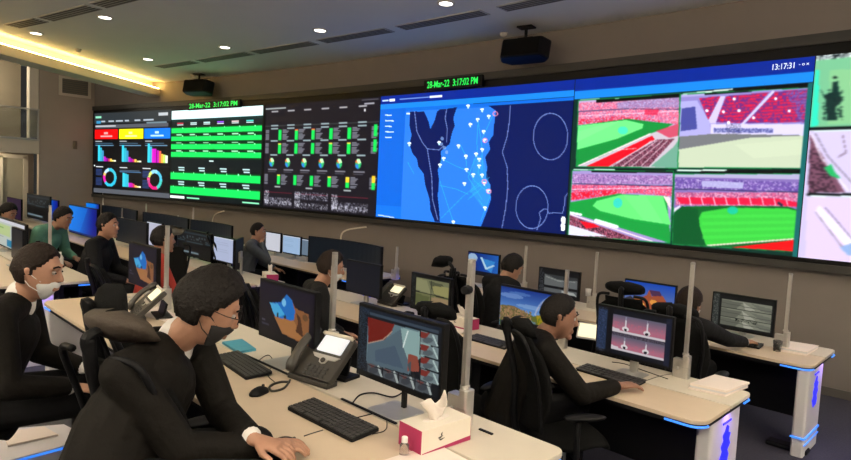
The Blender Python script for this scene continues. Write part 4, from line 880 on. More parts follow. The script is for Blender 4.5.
def head_shell(bm, off, seg=40):
    rings = []
    for i in range(1, seg//2):
        th = PI*i/(seg//2); ring = []
        for k in range(seg):
            a = 2*PI*k/seg; x, y, z = math.sin(th)*math.cos(a), math.sin(th)*math.sin(a), math.cos(th)
            p = head_pt(x, y, z); ring.append(p+Vector((x*.9, y, z)).normalized()*off(x, y, z))
        rings.append(ring)
    loft(bm, rings)
def sm(a, b, x): t = max(0, min(1, (x-a)/(b-a))); return t*t*(3-2*t)
def ik(a, tgt, l1, l2, pole_):
    a, tgt = Vector(a), Vector(tgt); d = tgt-a; L = min(d.length, (l1+l2)*.995); d.normalize(); x = (l1*l1-l2*l2+L*L)/(2*L); h = math.sqrt(max(0, l1*l1-x*x))
    pv = Vector(pole_); pv = (pv-d*pv.dot(d)).normalized(); return a+d*x+pv*h, a+d*L
def hand(bm, wrist, direction, up, side, sc=1.0, curl=.5, splay=.18):
    """palm and five fingers; up = back of the hand, side = towards the thumb"""
    w0 = Vector(wrist); d = Vector(direction).normalized(); u = Vector(up); u = (u-d*u.dot(d)).normalized(); s = d.cross(u); s = s if s.dot(Vector(side)) > 0 else -s
    cap(bm, w0, w0+d*.03*sc, .026*sc, .032*sc, s, .75, .55); cap(bm, w0+d*.03*sc, w0+d*.085*sc, .036*sc, .040*sc, s, .42, .36)
    for k, (off, L) in enumerate(((.030,.070),(.010,.078),(-.010,.072),(-.029,.056))):
        L *= sc; b0 = w0+d*.088*sc+s*off*sc; fd = (d+s*splay*(off/.03)).normalized()
        f1 = (fd*math.cos(curl*.5)-u*math.sin(curl*.5)); f2 = (fd*math.cos(curl*1.4)-u*math.sin(curl*1.4)); f3 = (fd*math.cos(curl*2.1)-u*math.sin(curl*2.1))
        p1 = b0+f1*L*.48; p2 = p1+f2*L*.30; p3 = p2+f3*L*.22
        cap(bm, b0-d*.015*sc, p1, .0105*sc, .0095*sc, seg=8); cap(bm, p1, p2, .0095*sc, .0085*sc, seg=8); cap(bm, p2, p3, .0085*sc, .0075*sc, seg=8)
    t0 = w0+d*.03*sc+s*.024*sc; t1 = t0+(d*.7+s*.75-u*.25).normalized()*.042*sc; t2 = t1+(d*.95+s*.25-u*.2).normalized()*.034*sc
    cap(bm, t0, t1, .014*sc, .0115*sc, seg=8); cap(bm, t1, t2, .0115*sc, .009*sc, seg=8)
def person(label, pelvis, torso, look, head_c=None, hands=(None, None), top=SUIT, skin=SKIN, hair=HAIR, mask=None, hair_t=.02, short=True, collar=True, vox=.009, sc=1.0, pitch=0, zf=0, mask_low=0, glasses=False, seat_fwd=None, phones=False, extra_torso=1.0, elbow_out=.5, nb=None, sh_w=.175):
    """pelvis: world position; torso: horizontal facing; look: horizontal direction of the face; hands: world wrist targets"""
    P0 = Vector(pelvis); fwd = Vector((torso[0], torso[1], 0)).normalized(); right = Vector((fwd.y, -fwd.x, 0)); up = Vector((0,0,1))
    t = thing('person', label, 'person', (P0.x, P0.y, P0.z-.09*sc)); O = Vector(t.location)
    if head_c is None: head_c = P0+up*.74*sc+fwd*.10*sc
    H = Vector(head_c)
    lk = Vector((look[0], look[1], 0)).normalized(); HR = Vector((lk.y, -lk.x, 0)); q = Quaternion(HR, pitch); lkv = q @ lk; HU = HR.cross(lkv).normalized()
    HM = Matrix.Translation(H-O) @ Matrix((HR, lkv, HU)).transposed().to_4x4() @ Matrix.Diagonal((sc,sc,sc,1))
    nbo = nb; nb = H-HU*.135*sc-lkv*.035*sc; nb = H+nbo if nbo is not None else nb*.75+(P0+up*.52*sc+fwd*.06*sc)*.25       # neck base
    ax = (nb-P0); chest = P0+ax*.66-fwd*.0; belly = P0+ax*.30-fwd*.015
    shp = nb-ax.normalized()*.055*sc-fwd*.01
    shs = [shp-right*sh_w*sc, shp+right*sh_w*sc]
    l = lambda p: Vector(p)-O
    arms = []
    for i, s in enumerate((-1, 1)):
        tg = hands[i] or (P0+fwd*.38*sc+right*s*.14*sc+up*.10*sc)
        el, wr = ik(shs[i], tg, .285*sc, .25*sc, right*s*elbow_out-up*.8-fwd*.25); arms.append((shs[i], el, wr))
    sf = Vector((seat_fwd[0], seat_fwd[1], 0)).normalized() if seat_fwd else fwd; sr = Vector((sf.y,-sf.x,0))
    legs = []
    for s in (-1, 1):
        hp = P0+sr*s*.09*sc; kn = hp+sf*.42*sc+sr*s*.05+up*.0; an = Vector((kn.x-sf.x*.02, kn.y-sf.y*.02, zf+.085)); legs.append((hp, kn, an))
    # --- body
    b = BM()
    cap(b, l(P0), l(belly), .135*sc, .125*sc, right, .72, .70); cap(b, l(belly), l(chest), .125*sc, .145*sc, right, .70, .68); cap(b, l(chest), l(shp), .145*sc, .09*sc, right, .66, .7)
    cap(b, l(nb)-up*.02, l(H)-HM.to_3x3().normalized()@Vector((0,.02,.06))*sc, .056*sc, .055*sc)
    cap(b, l(shs[0]), l(shs[1]), .05*sc, .05*sc)
    for a, e, wr in arms: cap(b, l(a), l(e), .046*sc, .037*sc); cap(b, l(e), l(wr), .037*sc, .026*sc)
    for hp, kn, an in legs: cap(b, l(hp), l(kn), .075*sc, .052*sc); cap(b, l(kn), l(an), .050*sc, .034*sc)
    for i, (a, e, wr) in enumerate(arms):
        d = (wr-e).normalized()
        if hands[i] is not None: d = (d+fwd*.4).normalized(); d.z *= .35; d.normalize(); hand(b, l(wr), d, up, -right*(1 if i else -1), sc, .42)
        else: hand(b, l(wr), (fwd+Vector((0,0,-.2))), up, -right*(1 if i else -1), sc, .5)
    hb = BM(); head_shell(hb, lambda x,y,z: 0.0)
    cap(hb, (0,.083,.020), (0,.099,-.020), .008, .0125, seg=10); ball(hb, (.009,.093,-.025), .0085, seg=8); ball(hb, (-.009,.093,-.025), .0085, seg=8)   # nose
    cap(hb, (-.019,.083,-.057), (.019,.083,-.057), .0070, .0070, seg=8); cap(hb, (-.015,.082,-.066), (.015,.082,-.066), .0080, .0080, seg=8)      # lips
    mask or ball(hb, (0,.072,-.096), (.026,.018,.018), seg=10); cap(hb, (-.040,.082,.034), (.040,.082,.034), .0085, .0085, seg=8)                          # chin, brow
    for s in (-1, 1):
        cap(hb, (s*.074,-.006,.018), (s*.070,.0,-.024), .0165, .0105, seg=10)
    bmesh.ops.transform(hb, matrix=HM, verts=hb.verts[:])
    tmp = bpy.data.meshes.new('t'); hb.to_mesh(tmp); hb.free(); b.from_mesh(tmp); bpy.data.meshes.remove(tmp)
    remeshed('body', b, vox*.72, skin, t, 2)
    # --- clothes
    b = BM(); e_ = extra_torso
    cap(b, l(P0)-up*.02, l(belly), .178*sc*e_, .168*sc*e_, right, .74, .74); cap(b, l(belly), l(chest), .168*sc*e_, .185*sc, right, .74, .70); cap(b, l(chest), l(shp)-ax.normalized()*.01, .185*sc, .125*sc, right, .68, .66)
    cap(b, l(shs[0]), l(nb)-up*.022*sc, .070*sc, .064*sc); cap(b, l(shs[1]), l(nb)-up*.022*sc, .070*sc, .064*sc)
    for i, (a, e, wr) in enumerate(arms):
        if short is None: w2 = e+(wr-e)*.1
        else: w2 = wr-(wr-e).normalized()*.035*sc
        cap(b, l(a), l(e), .070*sc, .056*sc); cap(b, l(e), l(w2), .056*sc, .043*sc)
        # folds at the elbow and shoulder
        for k in range(3): f = .55+.14*k; pc = a.lerp(e, f); ball(b, l(pc)+Vector((0,0,.012)), (.060*sc,.052*sc,.016*sc), seg=8)
    cloth = remeshed('jacket' if top in (SUIT, SUIT2) else 'shirt', b, vox, top, t, 3)
    if top in (SUIT, SUIT2) and collar:
        b = BM(); cap(b, l(nb)-up*.035*sc, l(nb)+(H-nb)*.17, .068*sc, .0595*sc); remeshed('shirt_collar', b, max(.006, vox*.7), SHIRT, t, 2)
        b = BM(); n2 = l(nb)-fwd*.014+up*.014*sc; tube(b, [n2+(right*math.cos(a)*.066+fwd*math.sin(a)*.066)*sc+up*(-.012*math.sin(a)-.005)*sc for a in [PI*.75+PI*1.5*k/12 for k in range(13)]], .014*sc, 8); obj('jacket_collar', b, top, t, smooth=True)
        for i, (a, e, wr) in enumerate(arms):
            b = BM(); d = (wr-e).normalized(); cap(b, l(wr-d*.06*sc), l(wr-d*.018*sc), .036*sc, .036*sc); obj('shirt_cuff', b, SHIRT, t, smooth=True)
    b = BM()
    for hp, kn, an in legs: cap(b, l(hp), l(kn), .098*sc, .072*sc); cap(b, l(kn), l(an)+up*.0, .070*sc, .052*sc)
    cap(b, l(P0)-up*.02-right*.06, l(P0)-up*.02+right*.06, .12*sc, .12*sc); remeshed('trousers', b, max(vox, .012), TROU, t, 3)
    for hp, kn, an in legs:
        b = BM(); cap(b, l(an)-up*.035-sf*.03, l(an)-up*.045+sf*.15, .045, .038, sr, 1.0, .8); obj('shoe', b, SHOE, t, smooth=True)
    # --- hair: grows out of the scalp over the crown, sides and back
    rnd = random.Random(label); ph = [rnd.uniform(0, 6) for _ in range(6)]
    def hoff(x, y, z):
        line = -.42 if y < -.15 else (-.42+.66*sm(-.15, .35, y) if y < .35 else .24+.42*sm(.35, .85, y))
        if abs(x) > .7 and abs(y) < .2: line = max(line, -.12)
        g = sm(line-.04, line+.10, z)
        n = .5+.5*mnoise.noise(Vector((x*3+ph[0], y*3+ph[1], z*3+ph[2])))+.55*mnoise.noise(Vector((x*11+ph[3], y*11, z*7)))
        return -.014+g*(.014+hair_t*(.65+.35*max(0, z))+hair_t*.35*n)
    b = BM(); head_shell(b, hoff, 56); bmesh.ops.transform(b, matrix=HM, verts=b.verts[:]); obj('hair', b, hair, t, smooth=True)
    for s in (-1, 1):
        b = BM(); ball(b, HM@Vector((s*.030,.0760,.012)), .0112*sc, seg=10); ey = obj('eye', b, EYEW, t, smooth=True)
        b = BM(); ball(b, HM@Vector((s*.030,.0850,.011)), .0045*sc, seg=8); obj('iris', b, EYED, ey, smooth=True)
        b = BM(); tube(b, [HM@Vector(p) for p in ((s*.014,.0935,.036),(s*.032,.094,.042),(s*.050,.083,.036))], .0035*sc, 6); obj('eyebrow', b, hair, t)
    if mask:
        def moff(x, y, z):
            zz0 = -.18-mask_low; g = sm(.10, .32, y)*sm(zz0+.03, zz0-.05, z)*sm(-1.02, -.9, z) if mask_low == 0 else sm(.10, .32, y)*sm(zz0+.03, zz0-.05, z)
            return -.016+g*(.0205+.012*sm(.75, 1, y)*sm(-.8, -.2, z))
        b = BM(); head_shell(b, moff, 48); bmesh.ops.transform(b, matrix=HM, verts=b.verts[:]); mk = obj('face_mask', b, mask, t, smooth=True)
        b = BM()
        for s in (-1, 1):
            tube(b, [HM@Vector(p) for p in ((s*.062,.045,-.028),(s*.077,.015,-.004),(s*.080,-.010,.022),(s*.078,-.022,.010))], .0018*sc, 5); tube(b, [HM@Vector(p) for p in ((s*.055,.045,-.075),(s*.070,.005,-.050),(s*.076,-.012,-.028))], .0018*sc, 5)
        obj('ear_loop', b, mask, mk)
    if glasses:
        b = BM()
        for s in (-1, 1):
            tube(b, [HM@Vector((s*.032+.021*math.cos(a), .102, .010+.016*math.sin(a))) for a in [2*PI*k/14 for k in range(15)]], .0014*sc, 5); tube(b, [HM@Vector(p) for p in ((s*.053,.100,.014),(s*.074,.06,.014),(s*.079,-.005,.018))], .0015*sc, 5)
        obj('glasses', b, BPL, t)
    if phones:
        b = BM(); tube(b, [HM@Vector((.088*math.cos(a), -.01, .125*math.sin(a)+.02)) for a in [PI*k/12 for k in range(13)]], .007, 6)
        for s in (-1, 1): ball(b, HM@Vector((s*.088,-.005,.0)), (.02,.035,.035), seg=10)
        obj('headphones', b, BPL, t, smooth=True)
    return t
# near man
HB = Vector((0,0,CZ))+ray(209, 309)*2.33
HAND = on_z(262, 446, Z1+.058)
PB = Vector((0,0,CZ))+ray(112, 478)*2.40
person('man in black suit and black face mask leaning over the near desk, hand on mouse', PB, (.78,.62), (.50,.86), HB, (None, HAND), SUIT, SKIN, HAIR, MASKB, .028, vox=.007, sc=1.10, pitch=-.40, zf=F1, glasses=True, seat_fwd=(.45,.9), extra_torso=1.12, nb=Vector((-.115,-.085,-.125)), sh_w=.205)
chair_at('office chair behind the near man, its brown curved headrest in front', 106, 329, 2.30, 18, F1, tilt=-.02)
chair_at('empty office chair with dark shell headrest between the two masked men', 103, 309, 2.95, -5, F1, hr=MESHF, hh=.11)
# man at the left edge
HA = Vector((0,0,CZ))+ray(38, 272)*3.5
person('man in black suit with white mask in profile at the left edge', (HA.x-.17, HA.y-.20, .80), (.45,.9), (.62,.78), HA, (None, None), SUIT, SKIN, HAIRB, MASKW, .010, vox=.009, sc=1.12, pitch=-.12, zf=F1, mask_low=.06, seat_fwd=(.2,.97))
chair('office chair holding the suited man at the left edge', (HA.x-.25, HA.y-.28, F1), math.radians(-25), head=False)
# man of the middle row
HC = Vector((0,0,CZ))+ray(559, 317)*3.95
person('man in black suit, bare faced in profile, reaching to the middle desk', (HC.x-.24, HC.y-.16, .56), (.62,.78), (.80,.60), HC, (None, on_z(618, 386, Z2+.05)), SUIT, SKIN2, HAIR, None, .010, vox=.009, sc=1.17, collar=False, pitch=-.14, zf=0, seat_fwd=(.2,.97))
chair_at('empty office chair in front of the yellowish camera monitor', 430, 312, 3.9, 5, hr=MESHF)
chair_at('office chair of the man in the middle row, headrest below the rainbow wallpaper', 516, 327, 3.75, -35, hr=MESHF)
# man facing away, far right
HD = Vector((0,0,CZ))+ray(689, 304)*5.45
person('man in black jacket facing away at the far desk, wearing mask', (HD.x-.06, HD.y-.20, .56), (-.1,.99), (.25,.97), HD, (None, Vector((HD.x+.32, 5.55, Z2+.05))), SUIT2, SKIN, HAIRB, MASKW, .016, vox=.010, sc=1.12, pitch=-.12, zf=0, seat_fwd=(0,1))
chair_at('office chair behind the man facing away at the far desk', 672, 312, 4.75, 5, hr=MESHF)
chair_at('empty office chair before the castle wallpaper at the far desk', 623, 289, 5.4, 12, hr=MESHF)
chair_at('empty office chair seen over the tall knobbed pole', 447, 262, 5.9, 100, hr=MESHF)
# masked man between rows
HJ = Vector((0,0,CZ))+ray(331, 268)*5.0
person('dark haired man with pale mask sitting behind the middle pole', (HJ.x-.16, HJ.y-.18, .56), (.4,.9), (.62,.78), HJ, (None, None), SUIT2, SKIN, HAIRB, MASKW, .018, vox=.010, sc=1.08, pitch=-.2, zf=0, collar=False, seat_fwd=(.1,1))
chair('office chair of the man behind the middle pole', (HJ.x-.22, HJ.y-.24, 0), math.radians(-20), head=False)
# thoughtful man
HE = Vector((0,0,CZ))+ray(258, 232)*9.1
person('man in grey shirt resting chin on hand before bright monitors', (HE.x-.08, HE.y-.16, .56), (.6,.8), (.70,.70), HE, (None, HE+Vector((.06,.02,-.15))), GREY, SKIN, HAIR, None, .008, vox=.012, sc=1.1, zf=0, collar=False, elbow_out=.9)
chair('office chair of the thoughtful man in grey', (HE.x-.2, HE.y-.22, 0), math.radians(-35), head=False)
# red shirt
HF = Vector((0,0,CZ))+ray(163, 240)*6.2
person('person in red shirt seen from behind in front of the cave wallpaper', (HF.x-.06, HF.y-.12, .66), (.2,1), (.15,1), HF, (None, None), RED, SKIN, HAIR, None, .014, vox=.011, sc=1.05, zf=0, collar=False)
chair('office chair of the person in red', (HF.x-.1, HF.y-.2, 0), math.radians(-5), head=False)
HG = Vector((0,0,CZ))+ray(108, 226)*7.4
person('man in dark jacket turned sideways left of the cave wallpaper monitor', (HG.x-.14, HG.y-.14, .70), (.6,.8), (.75,.66), HG, (None, None), SUIT2, SKIN, HAIR, None, .012, vox=.011, sc=1.14, zf=0, collar=False)
chair('office chair of the man in the dark jacket', (HG.x-.25, HG.y-.2, 0), math.radians(-30), head=False)
HH = Vector((0,0,CZ))+ray(63, 218)*9.0
person('person in green shirt bent toward a screen at left', (HH.x-.30, HH.y-.25, .72), (.75,.66), (.8,.6), HH, (None, None), GREEN, SKIN, HAIR, None, .016, vox=.012, sc=1.15, zf=0, pitch=-.3, collar=False)
HI = Vector((0,0,CZ))+ray(8, 213)*10.4
person('person in pale shirt at the far left edge', (HI.x-.22, HI.y-.2, .74), (.75,.66), (.8,.6), HI, (None, None), PALE, SKIN, HAIR, None, .018, vox=.012, sc=1.15, zf=0, pitch=-.4, collar=False)
HK = Vector((0,0,CZ))+ray(512, 268)*6.3
person('person with black hair bowed before the blue abstract wallpaper', (HK.x-.1, HK.y-.15, .56), (.2,1), (.4,.9), HK, (None, None), SUIT2, SKIN, HAIR, None, .022, vox=.011, sc=1.1, zf=0, pitch=-.35, collar=False)
chair('office chair of the bowed person at the far desk', (HK.x-.15, HK.y-.25, 0), math.radians(-10), head=False)
chair('empty office chair near the green shirted person', (-7.0, 2.75, 0), math.radians(-140), hr=GPL, hz=.05)

# ================================================================= DESKTOP THINGS
def keyboard(label, loc, rz, w_=.45, d=.145, detail=True):
    t = thing('keyboard', label, 'keyboard', loc, rz)
    b = BM(); M = Matrix.Rotation(math.radians(4), 4, 'X'); prism(b, rrect(-w_/2,-d/2,w_/2,d/2,.008,2), .004, .018, M); obj('case', b, BPL, t, bevel=.002)
    b = BM(); rows, cols = (6, 21) if detail else (4, 12)
    for r in range(rows):
        y = -d/2+.014+(d-.028)*r/(rows-1); c = 0
        while c < cols:
            x = -w_/2+.014+(w_-.028)*c/(cols-1); wd = 1
            if r == 0 and 5 <= c <= 10: wd = 6 if c == 5 else 0
            if detail and (c in (15, 18)): c += 0
            if wd: 
                cw = (w_-.028)/(cols-1); x2 = x+(wd-1)*cw/2; box(b, (x2, y, .021), (cw*wd*.82, (d-.028)/(rows-1)*.80, .006), M=M)
            c += max(1, wd)
    obj('keys', b, KEY, t, bevel=.0012 if detail else 0)
    return t
k0, k1 = on_z(288,409,Z1), on_z(351.5,441.7,Z1)
keyboard('black keyboard right of the mouse hand on the near desk', on_z(331.5,421,Z1), math.radians(1))
keyboard('black keyboard by the teal notebook, left on the near desk', on_z(242,366.5,Z1), math.radians(-6))
keyboard('dark keyboard on the middle desk under the reaching hand', on_z(610,377,Z2), math.radians(-3), detail=False)
keyboard('dark keyboard left of the rainbow wallpaper on the middle desk', on_z(490,343,Z2), math.radians(0), .40, detail=False)
keyboard('dark keyboard on the far desk beside the camera monitor', on_z(735,343,Z2), math.radians(2), .42, detail=False)
def mouse(label, loc, rz):
    t = thing('computer_mouse', label, 'mouse', loc, rz)
    b = BM(); rings = []
    for i in range(9):
        u = i/8; y = -.055+.11*u; wd = .031*math.sqrt(max(.05, 1-(2*u-1)**4)); h = .034*math.sin(PI*(.12+.76*u))**.8
        rings.append([Vector((wd*math.cos(a), y, .002+h*max(0, math.sin(a)))) for a in [2*PI*k/16 for k in range(16)]])
    loft(b, rings); obj('shell', b, BPL, t, smooth=True)
    b = BM(); cyl(b, (-.004,.028,.033), (.004,.028,.033), .007, seg=10); obj('wheel', b, GPL, t); return t
mouse('black mouse lying free between the keyboards', on_z(259,394,Z1), math.radians(20))
mouse('black mouse under the hand of the near man', on_z(287,446,Z1), math.radians(-60))
def cable(label, pts, z, r=.0022, m=BPL, name='cable', lift=None):
    P = [on_z(x, y, z+r+(lift[i] if lift else 0)) for i, (x, y) in enumerate(pts)]; P = [Vector((p.x, p.y, z+r+(lift[i] if lift else 0))) for i, p in enumerate(P)]
    b = BM(); tube(b, spline(P), r, 6); tag(obj(name, b, m, smooth=True), label, 'cable')
cable('thin grey mouse cable running from the hand to the keyboard', [(304,436),(313,433),(323,430)], Z1, .0022, GPL)
cable('black cable looping beside the free mouse to the left keyboard', [(262,371),(258,362),(268,355),(273,362),(268,375),(275,383),(268,388)], Z1)
cable('black cable from the right keyboard past the tissue box', [(372,434),(384,431),(387,424),(384,410),(375,413),(355,418)], Z1)
cable('thick black monitor cable arching under the camera monitor', [(352,404),(360,395),(374,393),(392,397),(402,393)], Z1, .004, lift=[0,.01,.012,.006,0])
cable('coiled dark handset cord left of the near telephone', [(290,380),(284,388),(272,391),(270,386),(280,382),(290,382)], Z1, .006, GPL)
cable('thin dark cable lying across the middle desk', [(612,362),(625,364),(645,371),(668,379)], Z2, .003)
cable('grey mouse cord curving over the middle desk toward the pole', [(632,385),(645,381),(660,376),(671,374)], Z2, .002, GPL)
def strip(label, x0, x1, y, z, loc=None):
    b = BM(); box(b, ((x0+x1)/2, y, z+.003), (x1-x0, .012, .006)); tag(obj('cable_slot_cover', b, BLACK), label, 'cable slot')
strip('black slot strip between the near phone and cave wallpaper monitor', -3.10, -2.62, 1.713, Z1); strip('black slot strip beside the tissue box on the near desk', -2.18, -1.80, 1.713, Z1); strip('short black slot strip by the tall pole foot', -1.54, -1.47, 1.95, Z1)
def phone(label, loc, rz, lcd=PHLCD, sc=1.0):
    t = thing('desk_phone', label, 'telephone', loc, rz); t.scale = (sc,sc,sc)
    M = Matrix.Translation((0,0,.012)) @ Matrix.Rotation(math.radians(43), 4, 'X')
    b = BM(); prism(b, rrect(-.12,.0,.12,.205,.015,3), 0, .028, M); box(b, (0,.01,.012), (.22,.06,.022)); obj('body', b, GPL, t, bevel=.004)
    b = BM(); prism(b, rrect(-.035,.118,.095,.195,.005,2), .028, .033, M); sc_ = obj('display', b, lcd, t)
    b = BM(); prism(b, rrect(-.05,.192,.11,.206,.004,2), .024, .042, M); obj('top_bezel', b, CREAM, t, bevel=.002)
    b = BM(); prism(b, [(-.045,.105),(.105,.105),(.085,.088),(.052,.086),(.046,.070),(.030,.064),(.014,.070),(.008,.086),(-.025,.090)], .028, .032, M); obj('control_panel', b, ALU, t)
    b = BM(); lathe(b, [(.001,.0),(.011,.0),(.010,.006),(.001,.006)], (0,0,0)); bmesh.ops.transform(b, matrix=M@Matrix.Translation((.03,.080,.031)), verts=b.verts[:]); obj('navigation_button', b, GPL, t)
    for r in range(4):
        for c in range(3): 
            b = BM(); prism(b, rrect(-.008+.022*c,.006+.0135*r,.008+.022*c,.0155+.0135*r,.002,1), .028, .032, M); obj('number_key', b, KEY, t)
    for r in range(3):
        for c in (-1, 3):
            b = BM(); box(b, (.0+.024*c, .012+.018*r, .030), (.014,.010,.005), M=M); obj('function_key', b, KEY, t)
    b = BM(); rings = []
    for i in range(13):
        u = i/12; y = -.005+.215*u; z = .048-.020*math.sin(PI*u)+(.0); th = .020 if .22 < u < .78 else .026; wd = .022 if .22 < u < .78 else .027
        z = .040+.022*math.sin(PI*u); e = .7 if i in (0, 12) else 1
        rings.append([M@Vector((-.088+wd*e*math.cos(a), y, z+th*e*.75*math.sin(a))) for a in [2*PI*k/12 for k in range(12)]])
    loft(b, rings); obj('handset', b, GPL, t, smooth=True)
    b = BM(); box(b, (.0,.13,.055), (.15,.012,.13), M=Matrix.Rotation(math.radians(-14), 4, 'X')); box(b, (0,.14,.006), (.2,.09,.012)); obj('stand', b, BPL, t)
    return t
phone('grey desk telephone with lit display on the near desk, left of the camera monitor', on_z(310,383,Z1)+Vector((0,0,.001)), math.radians(10), sc=1.27)
phone('desk telephone with yellowish display on the middle desk', on_z(386,305,Z2)+Vector((0,0,.001)), math.radians(-4), PHLCDW, 1.15)
phone('desk telephone with folded white sheet display, near the left pole', on_z(136,318,Z1)+Vector((0,0,.001)), math.radians(-12), PHLCDW, 1.2)
# tissue boxes
def tissue_box(label, loc, rz, L=.235, W_=.12, H=.085, sc=1):
    t = thing('tissue_box', label, 'tissue box', loc, rz); t.scale = (sc,sc,sc)
    b = BM(); box(b, (0,0,H/2), (L,W_,H)); obj('carton', b, CARD, t, bevel=.002)
    b = BM(); box(b, (-L/2-.0006,0,H/2), (.0016,W_-.002,H-.002)); box(b, (L/2+.0006,0,H/2), (.0016,W_-.002,H-.002)); 
    prism(b, [(-L/2+.004,.0),(L/2-.0,.0),(L/2-.0,.016),(-L/2+.09,.010),(-L/2+.004,.006)], -W_/2-.0012, -W_/2+.0002, Matrix(((1,0,0,0),(0,0,1,0),(0,1,0,0),(0,0,0,1)))); 
    obj('printed_band', b, MAG, t)
    b = BM(); 
    for p_ in ([(-.045,.045),(-.020,.050),(-.035,.040)], [(-.04,.038),(-.012,.040),(-.03,.033)], [(-.03,.055),(-.024,.062),(-.026,.045)]): prism(b, p_, -W_/2-.0012, -W_/2+.0002, Matrix(((1,0,0,0),(0,0,1,0),(0,1,0,0),(0,0,0,1))))
    obj('logo', b, GPL, t)
    b = BM(); prism(b, [(.06*math.cos(a), .022*math.sin(a)) for a in [2*PI*k/16 for k in range(16)]], H+.0002, H+.0014); obj('opening', b, TISSUE, t)
    b = BM(); rings = []
    for i in range(6):
        u = i/5; rings.append([Vector(((.028+.030*u)*math.cos(a)*(1+.15*math.sin(3*a+i))-.012*u, (.010+.012*u+.010*math.sin(2*a+2*u))*math.sin(a), H+.068*u+.018*u*math.sin(a*2+1)+.012*u*math.cos(a*3))) for a in [2*PI*k/20 for k in range(20)]])
    loft(b, rings, caps=False); o = obj('tissue', b, TISSUE, t, smooth=True); s_ = o.modifiers.new('s','SOLIDIFY'); s_.thickness = .0008
    return t
tissue_box('white and magenta tissue box with a tissue pulled up, on the near desk', Vector((-1.575,1.715,Z1)), math.radians(86), sc=1.12)
tissue_box('distant magenta and white tissue box on the middle desk', on_z(463,327,Z2), math.radians(-8), sc=1.15)
tissue_box('red and white tissue box on the middle left desk', Vector((-6.75,3.9,Z2)) if False else on_z(270,281,Z2), math.radians(-20), sc=1.2)
# sanitiser bottle
p = on_z(404,455,Z1); t = thing('sanitizer_bottle', 'small clear bottle with white cap before the tissue box', 'bottle', p)
b = BM(); lathe(b, [(.001,0),(.017,0),(.018,.004),(.018,.040),(.010,.048),(.010,.050),(.001,.050)]); obj('bottle', b, PLEXI, t, smooth=True)
b = BM(); lathe(b, [(.001,.050),(.012,.050),(.012,.068),(.010,.071),(.001,.071)]); obj('cap', b, SHIRT, t, smooth=False)
# papers and binders
def sheet_stack(name, label, cat, corners, z, h, m=PAPER):
    b = BM(); P = [on_z(x, y, z) for x, y in corners]; c = sum(P, Vector())/len(P)
    t = None; prism(b, [(p.x, p.y) for p in P], z+.0005, z+h); o = obj(name, b, m, bevel=.001); return tag(o, label, cat)
sheet_stack('paper_sheet', 'white sheet of paper at the bottom edge, before the tissue box', 'paper', [(436,444),(472,463),(440,500),(340,475)], Z1, .004)
sheet_stack('folded_paper', 'thin folded paper strip beside the tissue box', 'paper', [(438,440),(462,434),(460,437),(440,444)], Z1, .002)
sheet_stack('notebook', 'teal covered notebook beside the left keyboard', 'notebook', [(222,344),(238,354),(256,351),(242,341)], Z1, .015, CYANB)
def binder(label, corners, z, n=3, h=.014):
    P = [on_z(x, y, z) for x, y in corners]; c = sum(P, Vector())/4
    t = thing('paper_binder', label, 'binder', (c.x, c.y, z))
    for k in range(n):
        b = BM(); s = 1-.03*(k%2); prism(b, [((p.x-c.x)*s+.004*k, (p.y-c.y)*s) for p in P], .0005+h*k, h*(k+1)-.001); obj('sheaf', b, PAPER if k != 1 else WHITE, t, bevel=.001)
    b = BM(); prism(b, [((p.x-c.x)*.985+.008, (p.y-c.y)*.985) for p in P], h*n-.0009, h*n+.001); obj('cover', b, PAPER, t)
binder('stack of white papers at the corner of the middle desk', [(688,389),(725,397),(748,388),(713,380)], Z2)
binder('pile of white papers at the corner of the far desk', [(773,350),(806,356),(818,349),(786,344)], Z2, 2, .016)
sheet_stack('open_document', 'white papers on the desk at the left pole', 'paper', [(140,315),(170,323),(178,316),(158,307)], Z1, .006)
sheet_stack('open_document', 'papers beside the distant tissue box', 'paper', [(446,333),(458,336),(466,331),(452,328)], Z2, .01)
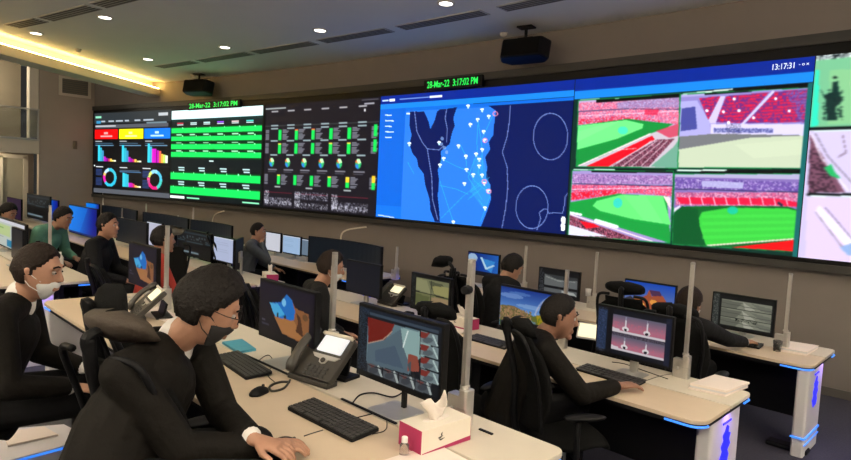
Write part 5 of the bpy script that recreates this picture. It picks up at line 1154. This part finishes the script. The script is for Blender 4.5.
for x, y, z, lb in ((683,372,Z2,'small clear cup by the pole on the middle desk'), (777,351,Z2,'clear cup at the end of the far desk'), (148,300,Z1,'small metal cup next to the left pole'), (60,267,Z1,'white bottle on the purple lit desk'), (588,296,Z2,'white cup on the far desk by the thin pole')):
    p = on_z(x, y, z); hh = .09 if x != 60 else .16
    b = BM(); lathe(b, [(.001,0),(.030,0),(.036,hh),(.033,hh),(.027,.005),(.001,.005)], p) if x != 60 else lathe(b, [(.001,0),(.032,0),(.032,.10),(.014,.135),(.014,hh),(.001,hh)], p)
    tag(obj('drinking_cup' if x != 60 else 'white_bottle', b, PLEXI if x in (683,777) else (STEEL if x == 148 else SHIRT), smooth=True), lb, 'cup' if x != 60 else 'bottle')
# lamps and stalks seen against the wall
def stalk(label, pts, Y, r=.012):
    b = BM(); tube(b, spline([on_y(x, y, Y) for x, y in pts]), r, 6); tag(obj('desk_lamp_arm', b, CREAM, smooth=True), label, 'lamp')
stalk('pale bent lamp arm above the curved ultrawide', [(342,248),(341,236),(347,230),(366,227)], 5.5)
stalk('pale bent lamp arm below the green dashboard', [(212,226),(213,218),(216,214),(224,211)], 5.5)
# light reflecting on a phone of the far row, put in as a glowing face
p = on_z(590,340,Z2)
b = BM(); M = Matrix.Translation(p) @ Matrix.Rotation(.3,4,'Z') @ Matrix.Rotation(math.radians(55),4,'X'); prism(b, rrect(-.12,0,.12,.15,.01), 0, .012, M)
t = thing('glare_phone', 'phone with reflected light as its glowing face, before the man in the middle row', 'glare_phone', p); bmesh.ops.translate(b, verts=b.verts[:], vec=-p); obj('case', b, STEEL, t)
b = BM(); M = Matrix.Rotation(.3,4,'Z') @ Matrix.Rotation(math.radians(55),4,'X'); prism(b, rrect(-.108,.014,.108,.138,.006), .012, .014, M); obj('display', b, PHLCDW, t)

# low white plinth with papers on the platform at the lower left
t = thing('low_plinth', 'low white plinth with a blue light line on the floor, bottom left corner', 'plinth', on_z(30,445,.22))
P = [on_z(x, y, .33)-t.location for x, y in ((-12,430),(64,424),(92,438),(-12,466))]
b = BM(); prism(b, [(p.x, p.y) for p in P], .002, .11); obj('body', b, WHITE, t, bevel=.004)
b = BM(); tube(b, [P[3]+Vector((0,0,-.015)), P[2]+Vector((0,0,-.015))], .007, 6); obj('light_line', b, LED, t)
sheet_stack('paper_sheet', 'white papers lying on the low plinth, bottom left corner', 'paper', [(2,434),(44,428),(58,436),(8,447)], .332, .012)
